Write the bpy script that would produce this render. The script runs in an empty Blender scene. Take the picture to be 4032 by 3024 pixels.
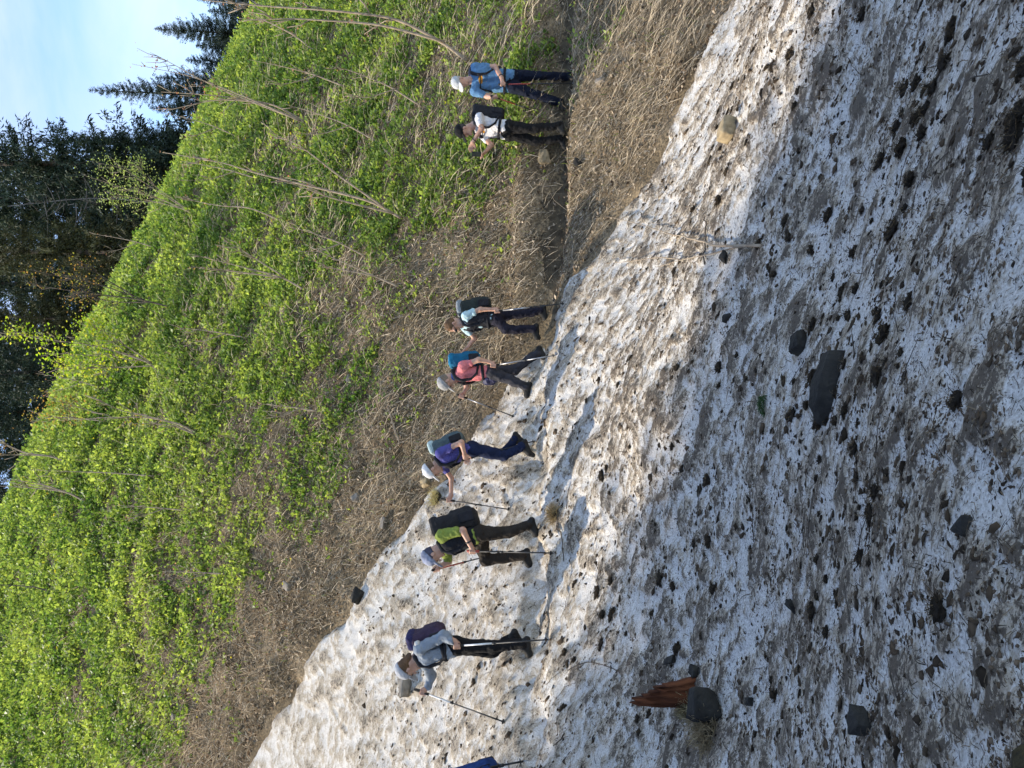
import bpy, math, random
import numpy as np
from mathutils import Vector, Matrix
rng = np.random.default_rng(7); random.seed(7)
scn = bpy.context.scene
COL = scn.collection
R = math.radians
# ------------------------------------------------------------------ camera (phone held sideways: rolled 90 degrees)
PITCH = R(7.0); FPX = 770.0
FW = np.array([0, math.cos(PITCH), -math.sin(PITCH)])
UPV = np.array([0, math.sin(PITCH), math.cos(PITCH)])
RT = np.array([1.0, 0, 0])
cam = bpy.data.cameras.new('camera'); camo = bpy.data.objects.new('camera', cam); COL.objects.link(camo)
cam.sensor_width = 36; cam.lens = 36 * FPX / 1024; cam.clip_start = 0.05; cam.clip_end = 2000
m = Matrix.Identity(4)
for i in range(3):
    m[i][0] = -UPV[i]; m[i][1] = RT[i]; m[i][2] = -FW[i]
camo.matrix_world = m
scn.camera = camo
# ------------------------------------------------------------------ sun, sky, exposure
SUN_EL = R(50); SUN_AZ_TOWARD_CAM = R(-15)
SDIR = np.array([-math.cos(SUN_EL) * math.cos(SUN_AZ_TOWARD_CAM), -math.cos(SUN_EL) * math.sin(SUN_AZ_TOWARD_CAM), math.sin(SUN_EL)])
sl = bpy.data.lights.new('sun', 'SUN'); sl.energy = 3.0; sl.angle = R(0.53); sl.color = (1.0, 0.90, 0.74)
so = bpy.data.objects.new('sun', sl); COL.objects.link(so)
so.rotation_euler = Vector(SDIR).to_track_quat('Z', 'Y').to_euler()
so.location = (-20, -5, 30)
world = bpy.data.worlds.new('World'); scn.world = world; world.use_nodes = True
wt = world.node_tree; wn = wt.nodes; wl = wt.links
bg = wn['Background']
sky = wn.new('ShaderNodeTexSky'); sky.sky_type = 'NISHITA'; sky.sun_disc = False
sky.sun_elevation = SUN_EL; sky.sun_rotation = math.atan2(SDIR[0], SDIR[1]); sky.altitude = 900
sky.air_density = 1.0; sky.dust_density = 0.5; sky.ozone_density = 1.0
tc = wn.new('ShaderNodeTexCoord'); mp = wn.new('ShaderNodeMapping'); mp.inputs['Scale'].default_value = (1.2, 2.2, 4.5); mp.inputs['Rotation'].default_value = (0.3, 0.5, 0.4)
nz = wn.new('ShaderNodeTexNoise'); nz.inputs['Scale'].default_value = 1.6; nz.inputs['Detail'].default_value = 6; nz.inputs['Roughness'].default_value = 0.55; nz.inputs['Distortion'].default_value = 0.6
rp = wn.new('ShaderNodeValToRGB'); rp.color_ramp.elements[0].position = 0.44; rp.color_ramp.elements[1].position = 0.72
rp.color_ramp.elements[0].color = (0, 0, 0, 1); rp.color_ramp.elements[1].color = (0.5, 0.5, 0.5, 1)
mx = wn.new('ShaderNodeMix'); mx.data_type = 'RGBA'
wl.new(tc.outputs['Generated'], mp.inputs['Vector']); wl.new(mp.outputs[0], nz.inputs['Vector']); wl.new(nz.outputs['Fac'], rp.inputs['Fac'])
wl.new(rp.outputs['Color'], mx.inputs['Factor']); wl.new(sky.outputs[0], mx.inputs['A']); mx.inputs['B'].default_value = (3.1, 3.25, 3.7, 1)
wl.new(mx.outputs['Result'], bg.inputs['Color'])
bg.inputs['Strength'].default_value = 0.15
scn.view_settings.view_transform = 'Standard'; scn.view_settings.look = 'None'; scn.view_settings.gamma = 1; scn.view_settings.exposure = 1.3
scn.cycles.max_bounces = 4; scn.cycles.diffuse_bounces = 3; scn.cycles.transparent_max_bounces = 4; scn.cycles.use_adaptive_sampling = True; scn.cycles.adaptive_threshold = 0.03
# ------------------------------------------------------------------ numpy helpers
def unproj(U, V, d):
    U = np.asarray(U, float); V = np.asarray(V, float); d = np.asarray(d, float)
    return d[..., None] * (FW + ((U - 384) / FPX)[..., None] * RT + ((512 - V) / FPX)[..., None] * UPV)
def I2U(ix, iy): return 768 - iy / 3.9375, ix / 3.9375      # photo pixel -> upright render pixel
def _h(i, j, k, s):
    n = (i.astype(np.int64) * 374761393 + j.astype(np.int64) * 668265263 + k.astype(np.int64) * 2147483647 + s * 1274126177) & 0xffffffff
    n = ((n ^ (n >> 13)) * 1274126177) & 0xffffffff
    return ((n ^ (n >> 16)) & 0xffff) / 65535.0
def vnoise2(x, y, s=0):
    xi = np.floor(x).astype(np.int64); yi = np.floor(y).astype(np.int64); fx = x - xi; fy = y - yi; z = np.zeros_like(xi)
    fx = fx * fx * fx * (fx * (fx * 6 - 15) + 10); fy = fy * fy * fy * (fy * (fy * 6 - 15) + 10)
    a = _h(xi, yi, z, s) * (1 - fx) + _h(xi + 1, yi, z, s) * fx
    b = _h(xi, yi + 1, z, s) * (1 - fx) + _h(xi + 1, yi + 1, z, s) * fx
    return a * (1 - fy) + b * fy
def fbm2(x, y, s=0, o=4):
    r = 0; a = 0.5; t = 0
    for i in range(o):
        r = r + a * vnoise2(x * 2 ** i + 17.3 * i, y * 2 ** i + 5.1 * i, s + i); t += a; a *= 0.5
    return r / t
def vnoise3(p, s=0):
    i = np.floor(p).astype(np.int64); f = p - i; f = f * f * (3 - 2 * f); r = 0
    for a in (0, 1):
        for b in (0, 1):
            for c in (0, 1):
                w = (f[..., 0] if a else 1 - f[..., 0]) * (f[..., 1] if b else 1 - f[..., 1]) * (f[..., 2] if c else 1 - f[..., 2])
                r = r + w * _h(i[..., 0] + a, i[..., 1] + b, i[..., 2] + c, s)
    return r
def sstep(a, b, x):
    t = np.clip((x - a) / (b - a), 0, 1); return t * t * (3 - 2 * t)
def nrm(v):
    v = np.asarray(v, float); return v / (np.linalg.norm(v, axis=-1, keepdims=True) + 1e-12)
def mesh_np(name, V, F, col=None, smooth=False, matidx=None):
    V = np.asarray(V, np.float32); me = bpy.data.meshes.new(name)
    F = [np.asarray(f, np.int32) for f in (F if isinstance(F, list) else [F]) if len(f)]
    nl = sum(f.size for f in F); npoly = sum(len(f) for f in F)
    me.vertices.add(len(V)); me.vertices.foreach_set('co', V.ravel())
    me.loops.add(nl); me.loops.foreach_set('vertex_index', np.concatenate([f.ravel() for f in F]))
    tot = np.concatenate([np.full(len(f), f.shape[1], np.int32) for f in F]); st = np.concatenate([[0], np.cumsum(tot)[:-1]]).astype(np.int32)
    me.polygons.add(npoly); me.polygons.foreach_set('loop_start', st)
    if matidx is not None: me.polygons.foreach_set('material_index', np.asarray(matidx, np.int32))
    me.update(calc_edges=True)
    if smooth: me.polygons.foreach_set('use_smooth', np.ones(npoly, bool))
    if col is not None:
        at = me.color_attributes.new('Col', 'FLOAT_COLOR', 'POINT')
        c = np.ones((len(V), 4), np.float32); c[:, :3] = col; at.data.foreach_set('color', c.ravel())
    return me
def link(name, me, mat=None, parent=None, loc=None):
    o = bpy.data.objects.new(name, me); COL.objects.link(o)
    if mat is not None and me is not None:
        for mm in (mat if isinstance(mat, (list, tuple)) else [mat]): me.materials.append(mm)
    if parent is not None: o.parent = parent
    if loc is not None: o.location = loc
    return o
def tag(o, label=None, cat=None, group=None, kind=None):
    if label: o['label'] = label
    if cat: o['category'] = cat
    if group: o['group'] = group
    if kind: o['kind'] = kind
    return o
def empty(name, loc, label, cat, group=None):
    o = bpy.data.objects.new(name, None); COL.objects.link(o); o.location = Vector(loc); o.empty_display_size = 0.1
    return tag(o, label, cat, group)
class MB:
    def __init__(s): s.V = []; s.F4 = []; s.F3 = []; s.n = 0; s.C = []
    def add(s, V, F, col=None):
        V = np.asarray(V, float); F = np.asarray(F, int)
        s.V.append(V); (s.F4 if F.shape[1] == 4 else s.F3).append(F + s.n); s.n += len(V)
        if col is not None: s.C.append(np.broadcast_to(np.asarray(col, float), (len(V), 3)))
        return s
    def build(s, name, mat, parent=None, smooth=False, origin=None):
        V = np.concatenate(s.V); F = []
        if origin is not None: V = V - np.asarray(origin)
        if s.F4: F.append(np.concatenate(s.F4))
        if s.F3: F.append(np.concatenate(s.F3))
        return link(name, mesh_np(name, V, F, col=np.concatenate(s.C) if s.C else None, smooth=smooth), mat, parent)
def tube(P, rad, sides=6):
    P = np.asarray(P, float); n = len(P); rad = np.broadcast_to(rad, (n,)); V = []; T = nrm(np.gradient(P, axis=0))
    ref = np.array([0.31, 0.2, 0.93]);
    if abs(np.dot(T[0], ref)) > 0.9: ref = np.array([1.0, 0.1, 0])
    for i in range(n):
        a = nrm(np.cross(T[i], ref)); b = np.cross(T[i], a); th = np.arange(sides) * 2 * math.pi / sides
        V.append(P[i] + rad[i] * (np.cos(th)[:, None] * a + np.sin(th)[:, None] * b))
    V = np.concatenate(V + [P[:1], P[-1:]]); F = []
    for i in range(n - 1):
        for j in range(sides):
            F.append((i * sides + j, i * sides + (j + 1) % sides, (i + 1) * sides + (j + 1) % sides, (i + 1) * sides + j))
    b0 = n * sides; e = (n - 1) * sides
    for j in range(sides):
        F.append((b0, (j + 1) % sides, j, j)) if False else None
    T3 = [(b0, (j + 1) % sides, j) for j in range(sides)] + [(b0 + 1, e + j, e + (j + 1) % sides) for j in range(sides)]
    return V, np.array(F), np.array(T3)
def add_tube(mb, P, rad, sides=6, col=None):
    V, F, T = tube(P, rad, sides); n0 = mb.n; mb.add(V, F, col); mb.F3.append(T + n0)
_ico = {}
def ico(sub):
    if sub not in _ico:
        import bmesh
        b = bmesh.new(); bmesh.ops.create_icosphere(b, subdivisions=sub, radius=1); b.verts.index_update()
        _ico[sub] = (np.array([v.co[:] for v in b.verts]), np.array([[v.index for v in f.verts] for f in b.faces])); b.free()
    return _ico[sub]
def box_vf():
    import bmesh
    b = bmesh.new(); bmesh.ops.create_cube(b, size=2); bmesh.ops.subdivide_edges(b, edges=b.edges[:], cuts=4, use_grid_fill=True); b.verts.index_update()
    r = (np.array([v.co[:] for v in b.verts]), np.array([[v.index for v in f.verts] for f in b.faces])); b.free(); return r
# ------------------------------------------------------------------ materials
def new_mat(name):
    mt = bpy.data.materials.new(name); mt.use_nodes = True; return mt, mt.node_tree.nodes, mt.node_tree.links, mt.node_tree.nodes['Principled BSDF']
def mat_noise(name, c1, c2, scale=8, rough=0.9, bump=0.0, bscale=40, detail=5, spec=0.2, stretch=None, metallic=0, sss=0):
    mt, n, l, p = new_mat(name)
    t = n.new('ShaderNodeTexCoord'); z = n.new('ShaderNodeTexNoise'); z.inputs['Scale'].default_value = scale; z.inputs['Detail'].default_value = detail
    src = t.outputs['Object']
    if stretch:
        mpn = n.new('ShaderNodeMapping'); mpn.inputs['Scale'].default_value = stretch; l.new(src, mpn.inputs['Vector']); src = mpn.outputs[0]
    l.new(src, z.inputs['Vector'])
    r = n.new('ShaderNodeValToRGB'); r.color_ramp.elements[0].position = 0.3; r.color_ramp.elements[1].position = 0.7
    r.color_ramp.elements[0].color = (*c1, 1); r.color_ramp.elements[1].color = (*c2, 1); l.new(z.outputs['Fac'], r.inputs['Fac']); l.new(r.outputs['Color'], p.inputs['Base Color'])
    p.inputs['Roughness'].default_value = rough; p.inputs['Specular IOR Level'].default_value = spec; p.inputs['Metallic'].default_value = metallic
    if sss: p.inputs['Subsurface Weight'].default_value = sss; p.inputs['Subsurface Radius'].default_value = (0.02, 0.008, 0.004); p.inputs['Subsurface Scale'].default_value = 0.5
    if bump:
        z2 = n.new('ShaderNodeTexNoise'); z2.inputs['Scale'].default_value = bscale; z2.inputs['Detail'].default_value = 4; l.new(src, z2.inputs['Vector'])
        b = n.new('ShaderNodeBump'); b.inputs['Strength'].default_value = bump; b.inputs['Distance'].default_value = 0.02; l.new(z2.outputs['Fac'], b.inputs['Height']); l.new(b.outputs[0], p.inputs['Normal'])
    return mt
def mat_attr(name, rough=0.7, transl=0.0, spec=0.25):
    mt, n, l, p = new_mat(name); a = n.new('ShaderNodeAttribute'); a.attribute_name = 'Col'
    l.new(a.outputs['Color'], p.inputs['Base Color']); p.inputs['Roughness'].default_value = rough; p.inputs['Specular IOR Level'].default_value = spec
    if transl:
        tr = n.new('ShaderNodeBsdfTranslucent'); mxs = n.new('ShaderNodeMixShader'); mxs.inputs[0].default_value = transl
        hs = n.new('ShaderNodeHueSaturation'); hs.inputs['Hue'].default_value = 0.485; hs.inputs['Saturation'].default_value = 1.1; hs.inputs['Value'].default_value = 1.5
        l.new(a.outputs['Color'], hs.inputs['Color']); l.new(hs.outputs[0], tr.inputs['Color'])
        l.new(p.outputs[0], mxs.inputs[1]); l.new(tr.outputs[0], mxs.inputs[2]); l.new(mxs.outputs[0], n['Material Output'].inputs['Surface'])
    return mt
M = {}
M['leaf'] = mat_attr('leaf', 0.5, 0.5, 0.35); M['dry'] = mat_attr('dry_plant', 0.85, 0.15, 0.15); M['dirt'] = mat_attr('dirt_bits', 0.95, 0, 0.1)
M['needle'] = mat_attr('needle', 0.65, 0.12, 0.25)
M['bark'] = mat_noise('bark', (0.05, 0.04, 0.032), (0.14, 0.115, 0.09), 6, 0.95, 0.6, 30)
M['palebark'] = mat_noise('pale_bark', (0.20, 0.155, 0.11), (0.36, 0.29, 0.21), 9, 0.8, 0.3, 40)
M['stone_dark'] = mat_noise('stone_dark', (0.016, 0.015, 0.014), (0.045, 0.041, 0.034), 9, 0.9, 1.0, 30)
M['stone_tan'] = mat_noise('stone_tan', (0.22, 0.17, 0.1), (0.42, 0.33, 0.2), 14, 0.9, 0.6, 30)
M['stone_grey'] = mat_noise('stone_grey', (0.16, 0.14, 0.115), (0.33, 0.29, 0.24), 9, 0.9, 0.5, 25)
M['redwood'] = mat_noise('rotten_wood', (0.05, 0.016, 0.008), (0.17, 0.058, 0.022), 10, 0.9, 0.9, 30, stretch=(1, 1, 0.2))
M['turf'] = mat_noise('turf', (0.02, 0.015, 0.01), (0.065, 0.047, 0.03), 30, 0.95, 0.9, 60)
# ------------------------------------------------------------------ master surface (thin plate spline through surveyed points)
EDGE = [(-330, 70, 19.5), (-120, 170, 16.8), (0, 244, 14.5), (75, 285, 13.7), (150, 330, 13.0), (215, 375, 12.6), (272, 419, 12.2), (320, 455, 12.0), (362, 490, 11.8), (403, 512, 11.75), (450, 537, 11.7),
        (484, 558, 11.45), (509, 577, 11.2), (547, 610, 10.9), (616, 660, 10.4), (679, 686, 10.15), (768, 729, 9.9), (880, 790, 9.7), (1200, 850, 9.7)]
PATH = [(-250, 545, 5.6), (-80, 532, 7.0), (0, 532, 7.7), (112, 537, 8.6), (227, 535, 9.7), (300, 541, 10.3), (395, 542, 10.9), (440, 548, 11.35), (514, 557, 11.6), (575, 562, 11.8), (631, 565, 12.0), (682, 567, 12.15), (768, 569, 12.8), (900, 573, 13.8), (1100, 577, 15.5)]
HILL = [(0, 100, 21), (0, 0, 27), (0, -111, 35), (227, 100, 21.5), (227, 200, 17), (227, 300, 14.4), (227, 0, 30), (110, -55, 32.5), (110, 80, 22), (110, 200, 16.5),
        (450, 102, 29), (450, 200, 20), (450, 300, 16.2), (450, 400, 13.8), (450, 480, 12.6), (340, 46, 29.5), (340, 150, 21), (340, 250, 16.5), (340, 360, 13.8),
        (620, 190, 29), (620, 300, 19), (620, 400, 15.2), (620, 480, 13.3), (540, 152, 29), (540, 250, 19.5), (540, 350, 15.7), (768, 264, 29.5), (768, 350, 20), (768, 430, 16.5), (768, 500, 14.3), (768, 650, 11.2), (690, 620, 11.2), (900, 330, 30), (900, 430, 20)]
SNOW = [(0, 400, 10.8), (0, 320, 12.6), (110, 430, 10.9), (0, 1024, 1.9), (384, 1024, 2.15), (768, 1024, 2.9), (0, 780, 4.2), (384, 780, 4.9), (768, 780, 6.6), (0, 650, 5.9), (384, 650, 7.6), (200, 600, 8.2), (560, 700, 8.4), (384, 900, 3.1), (620, 880, 4.4), (180, 900, 2.85)]
cp = np.array([unproj(*map(np.array, q)) for q in EDGE + PATH + HILL + SNOW])
extra = [(-12, 5, 3.2), (-15, 0, 5.5), (-8, 2, 0.8), (-4, 0, -1.0), (0, 0.2, -1.62), (3, 0, -2.4), (8, 3, -4.0), (9, 7.5, -4.9), (14, 9.5, -6.0), (15, 3, -6.0), (0, -5, -0.6), (-16, 12, 6.2), (-22, 6, 8.5), (8, -5, -3.2), (-8, -5, 2),
         (-14, 50, 21.5), (3, 47, 13), (14, 46, 9.5), (25, 46, 7.2), (-20, 75, 24), (5, 75, 15), (32, 75, 8), (-30, 35, 24), (34, 25, 2.5), (30, 12, -3)]
cp = np.concatenate([cp, np.array(extra, float)])
_c2 = cp[:, :2]; _n = len(cp)
def _U(r2): return np.where(r2 > 1e-12, r2 * np.log(np.maximum(r2, 1e-12)) * 0.5, 0.0)
_K = _U(((_c2[:, None] - _c2[None]) ** 2).sum(-1)) + np.eye(_n) * 0.25
_P = np.concatenate([np.ones((_n, 1)), _c2], 1); _A = np.zeros((_n + 3, _n + 3)); _A[:_n, :_n] = _K; _A[:_n, _n:] = _P; _A[_n:, :_n] = _P.T
_w = np.linalg.solve(_A, np.concatenate([cp[:, 2], np.zeros(3)]))
def master(x, y):
    x = np.asarray(x, float); sh = x.shape; xf = x.ravel(); yf = np.asarray(y, float).ravel(); out = np.empty(len(xf))
    for i in range(0, len(xf), 40000):
        a = xf[i:i + 40000]; b = yf[i:i + 40000]
        r2 = (a[:, None] - _c2[:, 0]) ** 2 + (b[:, None] - _c2[:, 1]) ** 2
        out[i:i + 40000] = _U(r2) @ _w[:_n] + _w[_n] + _w[_n + 1] * a + _w[_n + 2] * b
    return out.reshape(sh)
E2 = np.array([unproj(*map(np.array, q))[:2] for q in EDGE]); P2 = np.array([unproj(*map(np.array, q))[:2] for q in PATH])
def poly_dist(x, y, Q):
    """signed distance to a polyline (positive on its right-hand side) and arc length"""
    best = np.full(x.shape, 1e9); sg = np.zeros(x.shape); al = np.zeros(x.shape); L0 = 0
    for a, b in zip(Q[:-1], Q[1:]):
        d = b - a; L = np.hypot(*d); t = ((x - a[0]) * d[0] + (y - a[1]) * d[1]) / L ** 2; tc_ = np.clip(t, 0, 1)
        dx = x - a[0] - tc_ * d[0]; dy = y - a[1] - tc_ * d[1]; q = np.hypot(dx, dy); cr = d[1] * dx - d[0] * dy
        u = q < best; best = np.where(u, q, best); sg = np.where(u, np.sign(cr), sg); al = np.where(u, L0 + tc_ * L, al); L0 += L
    return best * sg, al
def edge_sd(x, y):
    s, al = poly_dist(x, y, E2)
    return s + 0.30 * (fbm2(x * 1.6, y * 1.6, 31, 4) - 0.5) * 1.6
def path_sd(x, y): return poly_dist(x, y, P2)
def ground_z(x, y, fine=True):
    z = master(x, y); sd = edge_sd(x, y); n, al = path_sd(x, y); n = -n       # n > 0 uphill
    w = sstep(0.3, -0.6, sd)                                                  # bench only off the snow
    nn = n + 0.08 * (vnoise2(x * 1.1, y * 1.1, 5) - 0.5)
    bench = np.where(np.abs(nn) < 0.95, 1.0, 0.0)
    prof = -0.27 * sstep(0.30, 0.05, np.abs(nn - 0.16)) * sstep(-0.3, 0.1, nn) + 0.16 * np.exp(-((nn - 0.55) / 0.22) ** 2) + 0.02 * np.exp(-((nn + 0.35) / 0.15) ** 2)
    z = z + w * prof * bench
    if fine:
        far = np.hypot(x, y)
        z = z + (0.5 * (fbm2(x * 0.55, y * 0.55, 3, 3) - 0.5) * sstep(0.8, 4.0, -sd) * sstep(0.6, 2.0, np.abs(n)) + 0.22 * (fbm2(x * 2.2, y * 2.2, 9, 4) - 0.5) * (0.35 + 0.65 * sstep(0.4, 1.5, np.abs(n))))
        z = z - 0.7 * sstep(0.1, 1.6, sd)
    return z
def snow_base(x, y):
    z = master(x, y); sd = edge_sd(x, y); n, al = path_sd(x, y); n = -n
    z = z + 0.30 * sstep(-0.05, 0.40, sd) - 0.17 - 0.45 * sstep(0.0, -0.7, sd)
    nn = n + 0.34 * (fbm2(x * 1.9, y * 1.9, 41, 3) - 0.5)
    z = z - (0.05 + 0.26 * fbm2(x * 2.8, y * 2.8, 43, 2) ** 1.5) * np.exp(-(nn / 0.26) ** 2) + 0.03 * np.exp(-((nn + 0.5) / 0.16) ** 2)
    return z, sd, nn
FALL = nrm(np.array([0.82, -0.57]))
def snow_z(x, y):
    z, sd, nn = snow_base(x, y)
    a = x * FALL[0] + y * FALL[1]; b = -x * FALL[1] + y * FALL[0]
    wx = a + 0.22 * fbm2(x * 3.5, y * 3.5, 51, 3); wy = b + 0.22 * fbm2(x * 3.5, y * 3.5, 61, 3)
    c1 = fbm2(wx * 3.6, wy * 5.4, 71, 3); c2 = vnoise2(wx * 7.0 + 0.8 * c1, wy * 10.5, 81); c3 = fbm2(wx * 17, wy * 22, 91, 2)
    rid = np.abs(2 * c2 - 1)
    cup = 0.42 * c1 + 0.30 * rid + 0.28 * c3
    big = fbm2(x * 0.7, y * 0.7, 101, 3)
    tread = np.exp(-(nn / 0.3) ** 2)
    amp = (0.13 - 0.04 * tread) * (0.45 + 0.55 * sstep(3, 7, np.hypot(x, y)))
    return z + (cup - 0.5) * amp + (big - 0.5) * 0.15, cup
def surf_z(x, y):
    x = np.asarray(x, float); y = np.asarray(y, float)
    return np.maximum(ground_z(x, y), snow_z(x, y)[0])
_dd = np.concatenate([np.arange(1.2, 9, 0.04), np.arange(9, 20, 0.06), np.arange(20, 45, 0.15)])
def hit(U, V):
    P = unproj(np.full(len(_dd), U), np.full(len(_dd), V), _dd); z = surf_z(P[:, 0], P[:, 1]); k = np.argmax(P[:, 2] < z)
    if not (P[:, 2] < z).any(): k = np.argmin(np.abs(_dd - 30))
    return P[k], _dd[k]
def hit_img(ix, iy): return hit(*I2U(ix, iy))
def norm_at(x, y, f=master, e=0.15):
    gx = (f(x + e, y) - f(x - e, y)) / (2 * e); gy = (f(x, y + e) - f(x, y - e)) / (2 * e)
    return nrm(np.stack([-gx, -gy, np.ones_like(gx)], -1))
def grid_mesh(xs, ys, zf, keep=None):
    X, Y = np.meshgrid(xs, ys); r = zf(X, Y); Z, at = r if isinstance(r, tuple) else (r, None)
    nx, ny = len(xs), len(ys); idx = np.arange(nx * ny).reshape(ny, nx)
    F = np.stack([idx[:-1, :-1], idx[:-1, 1:], idx[1:, 1:], idx[1:, :-1]], -1).reshape(-1, 4)
    V = np.stack([X, Y, Z], -1).reshape(-1, 3)
    if keep is not None:
        k = keep(X, Y).ravel(); F = F[k[F].any(1)]; used = np.zeros(len(V), bool); used[F.ravel()] = True; re = np.cumsum(used) - 1; V = V[used]; F = re[F]; at = at.ravel()[used] if at is not None else None
    return V, F, at
def span(*segs):
    out = []
    for a, b, s in segs: out.append(np.arange(a, b, s))
    return np.concatenate(out)
# ------------------------------------------------------------------ ground
def ground_material():
    mt, n, l, p = new_mat('hillside_soil'); t = n.new('ShaderNodeTexCoord')
    a = n.new('ShaderNodeTexNoise'); a.inputs['Scale'].default_value = 1.1; a.inputs['Detail'].default_value = 9; a.inputs['Roughness'].default_value = 0.65; l.new(t.outputs['Object'], a.inputs['Vector'])
    r = n.new('ShaderNodeValToRGB'); e = r.color_ramp.elements; e[0].position = 0.3; e[0].color = (0.06, 0.045, 0.029, 1); e[1].position = 0.72; e[1].color = (0.29, 0.225, 0.15, 1)
    x = e.new(0.5); x.color = (0.15, 0.115, 0.074, 1); l.new(a.outputs['Fac'], r.inputs['Fac'])
    b = n.new('ShaderNodeTexNoise'); b.inputs['Scale'].default_value = 28; b.inputs['Detail'].default_value = 6; l.new(t.outputs['Object'], b.inputs['Vector'])
    r2 = n.new('ShaderNodeValToRGB'); r2.color_ramp.elements[0].position = 0.35; r2.color_ramp.elements[0].color = (0.5, 0.5, 0.5, 1); r2.color_ramp.elements[1].position = 0.7; r2.color_ramp.elements[1].color = (1.7, 1.65, 1.5, 1); l.new(b.outputs['Fac'], r2.inputs['Fac'])
    mm = n.new('ShaderNodeMix'); mm.data_type = 'RGBA'; mm.blend_type = 'MULTIPLY'; mm.inputs['Factor'].default_value = 1; l.new(r.outputs[0], mm.inputs['A']); l.new(r2.outputs[0], mm.inputs['B'])
    l.new(mm.outputs['Result'], p.inputs['Base Color']); p.inputs['Roughness'].default_value = 0.95; p.inputs['Specular IOR Level'].default_value = 0.1
    bp = n.new('ShaderNodeBump'); bp.inputs['Strength'].default_value = 0.8; bp.inputs['Distance'].default_value = 0.04; l.new(b.outputs['Fac'], bp.inputs['Height']); l.new(bp.outputs[0], p.inputs['Normal'])
    return mt
M['soil'] = ground_material()
V, F, _ = grid_mesh(span((-40, -14, 0.8), (-14, -7, 0.22), (-7, 9, 0.09), (9, 18, 0.22), (18, 46, 0.8)), span((-12, 5, 0.6), (5, 9, 0.14), (9, 16, 0.08), (16, 34, 0.2), (34, 110, 1.5)), ground_z)
g = link('hillside', mesh_np('hillside', V, F, smooth=True), M['soil']); tag(g, 'steep brown and green grassy mountain slope behind the hikers', None, None, 'structure')
# footpath strip
pp = []
for a, b in zip(P2[7:-1], P2[8:]):
    for t in np.linspace(0, 1, 16, endpoint=False): pp.append(a + (b - a) * t)
pp = np.array(pp); tt = nrm(np.gradient(pp, axis=0)); pn = np.stack([-tt[:, 1], tt[:, 0]], -1)
rows = []
wv = (0.55 + 0.9 * fbm2(pp[:, 0] * 2.3, pp[:, 1] * 2.3, 88, 3))[:, None]; ov = (0.25 * (fbm2(pp[:, 0] * 1.7, pp[:, 1] * 1.7, 89, 2) - 0.5))[:, None]
for o_ in np.linspace(-0.17, 0.17, 7): rows.append(pp + pn * (0.12 + ov + o_ * wv))
X = np.stack(rows, 1); keepm = edge_sd(X[:, 3, 0], X[:, 3, 1]) < 0.15
X = X[keepm]; Z = ground_z(X[..., 0], X[..., 1]) + 0.012 - 0.02 * (np.abs(np.arange(7) - 3) == 3)
V = np.concatenate([X, Z[..., None]], -1).reshape(-1, 3); idx = np.arange(X.shape[0] * 7).reshape(-1, 7)
F = np.stack([idx[:-1, :-1], idx[1:, :-1], idx[1:, 1:], idx[:-1, 1:]], -1).reshape(-1, 4)
M['trail'] = mat_noise('trail_dirt', (0.035, 0.027, 0.017), (0.11, 0.086, 0.055), 9, 0.95, 0.7, 50)
tag(link('footpath', mesh_np('footpath', V, F, smooth=True), M['trail']), 'narrow trodden dirt footpath crossing the slope', None, None, 'structure')
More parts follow.
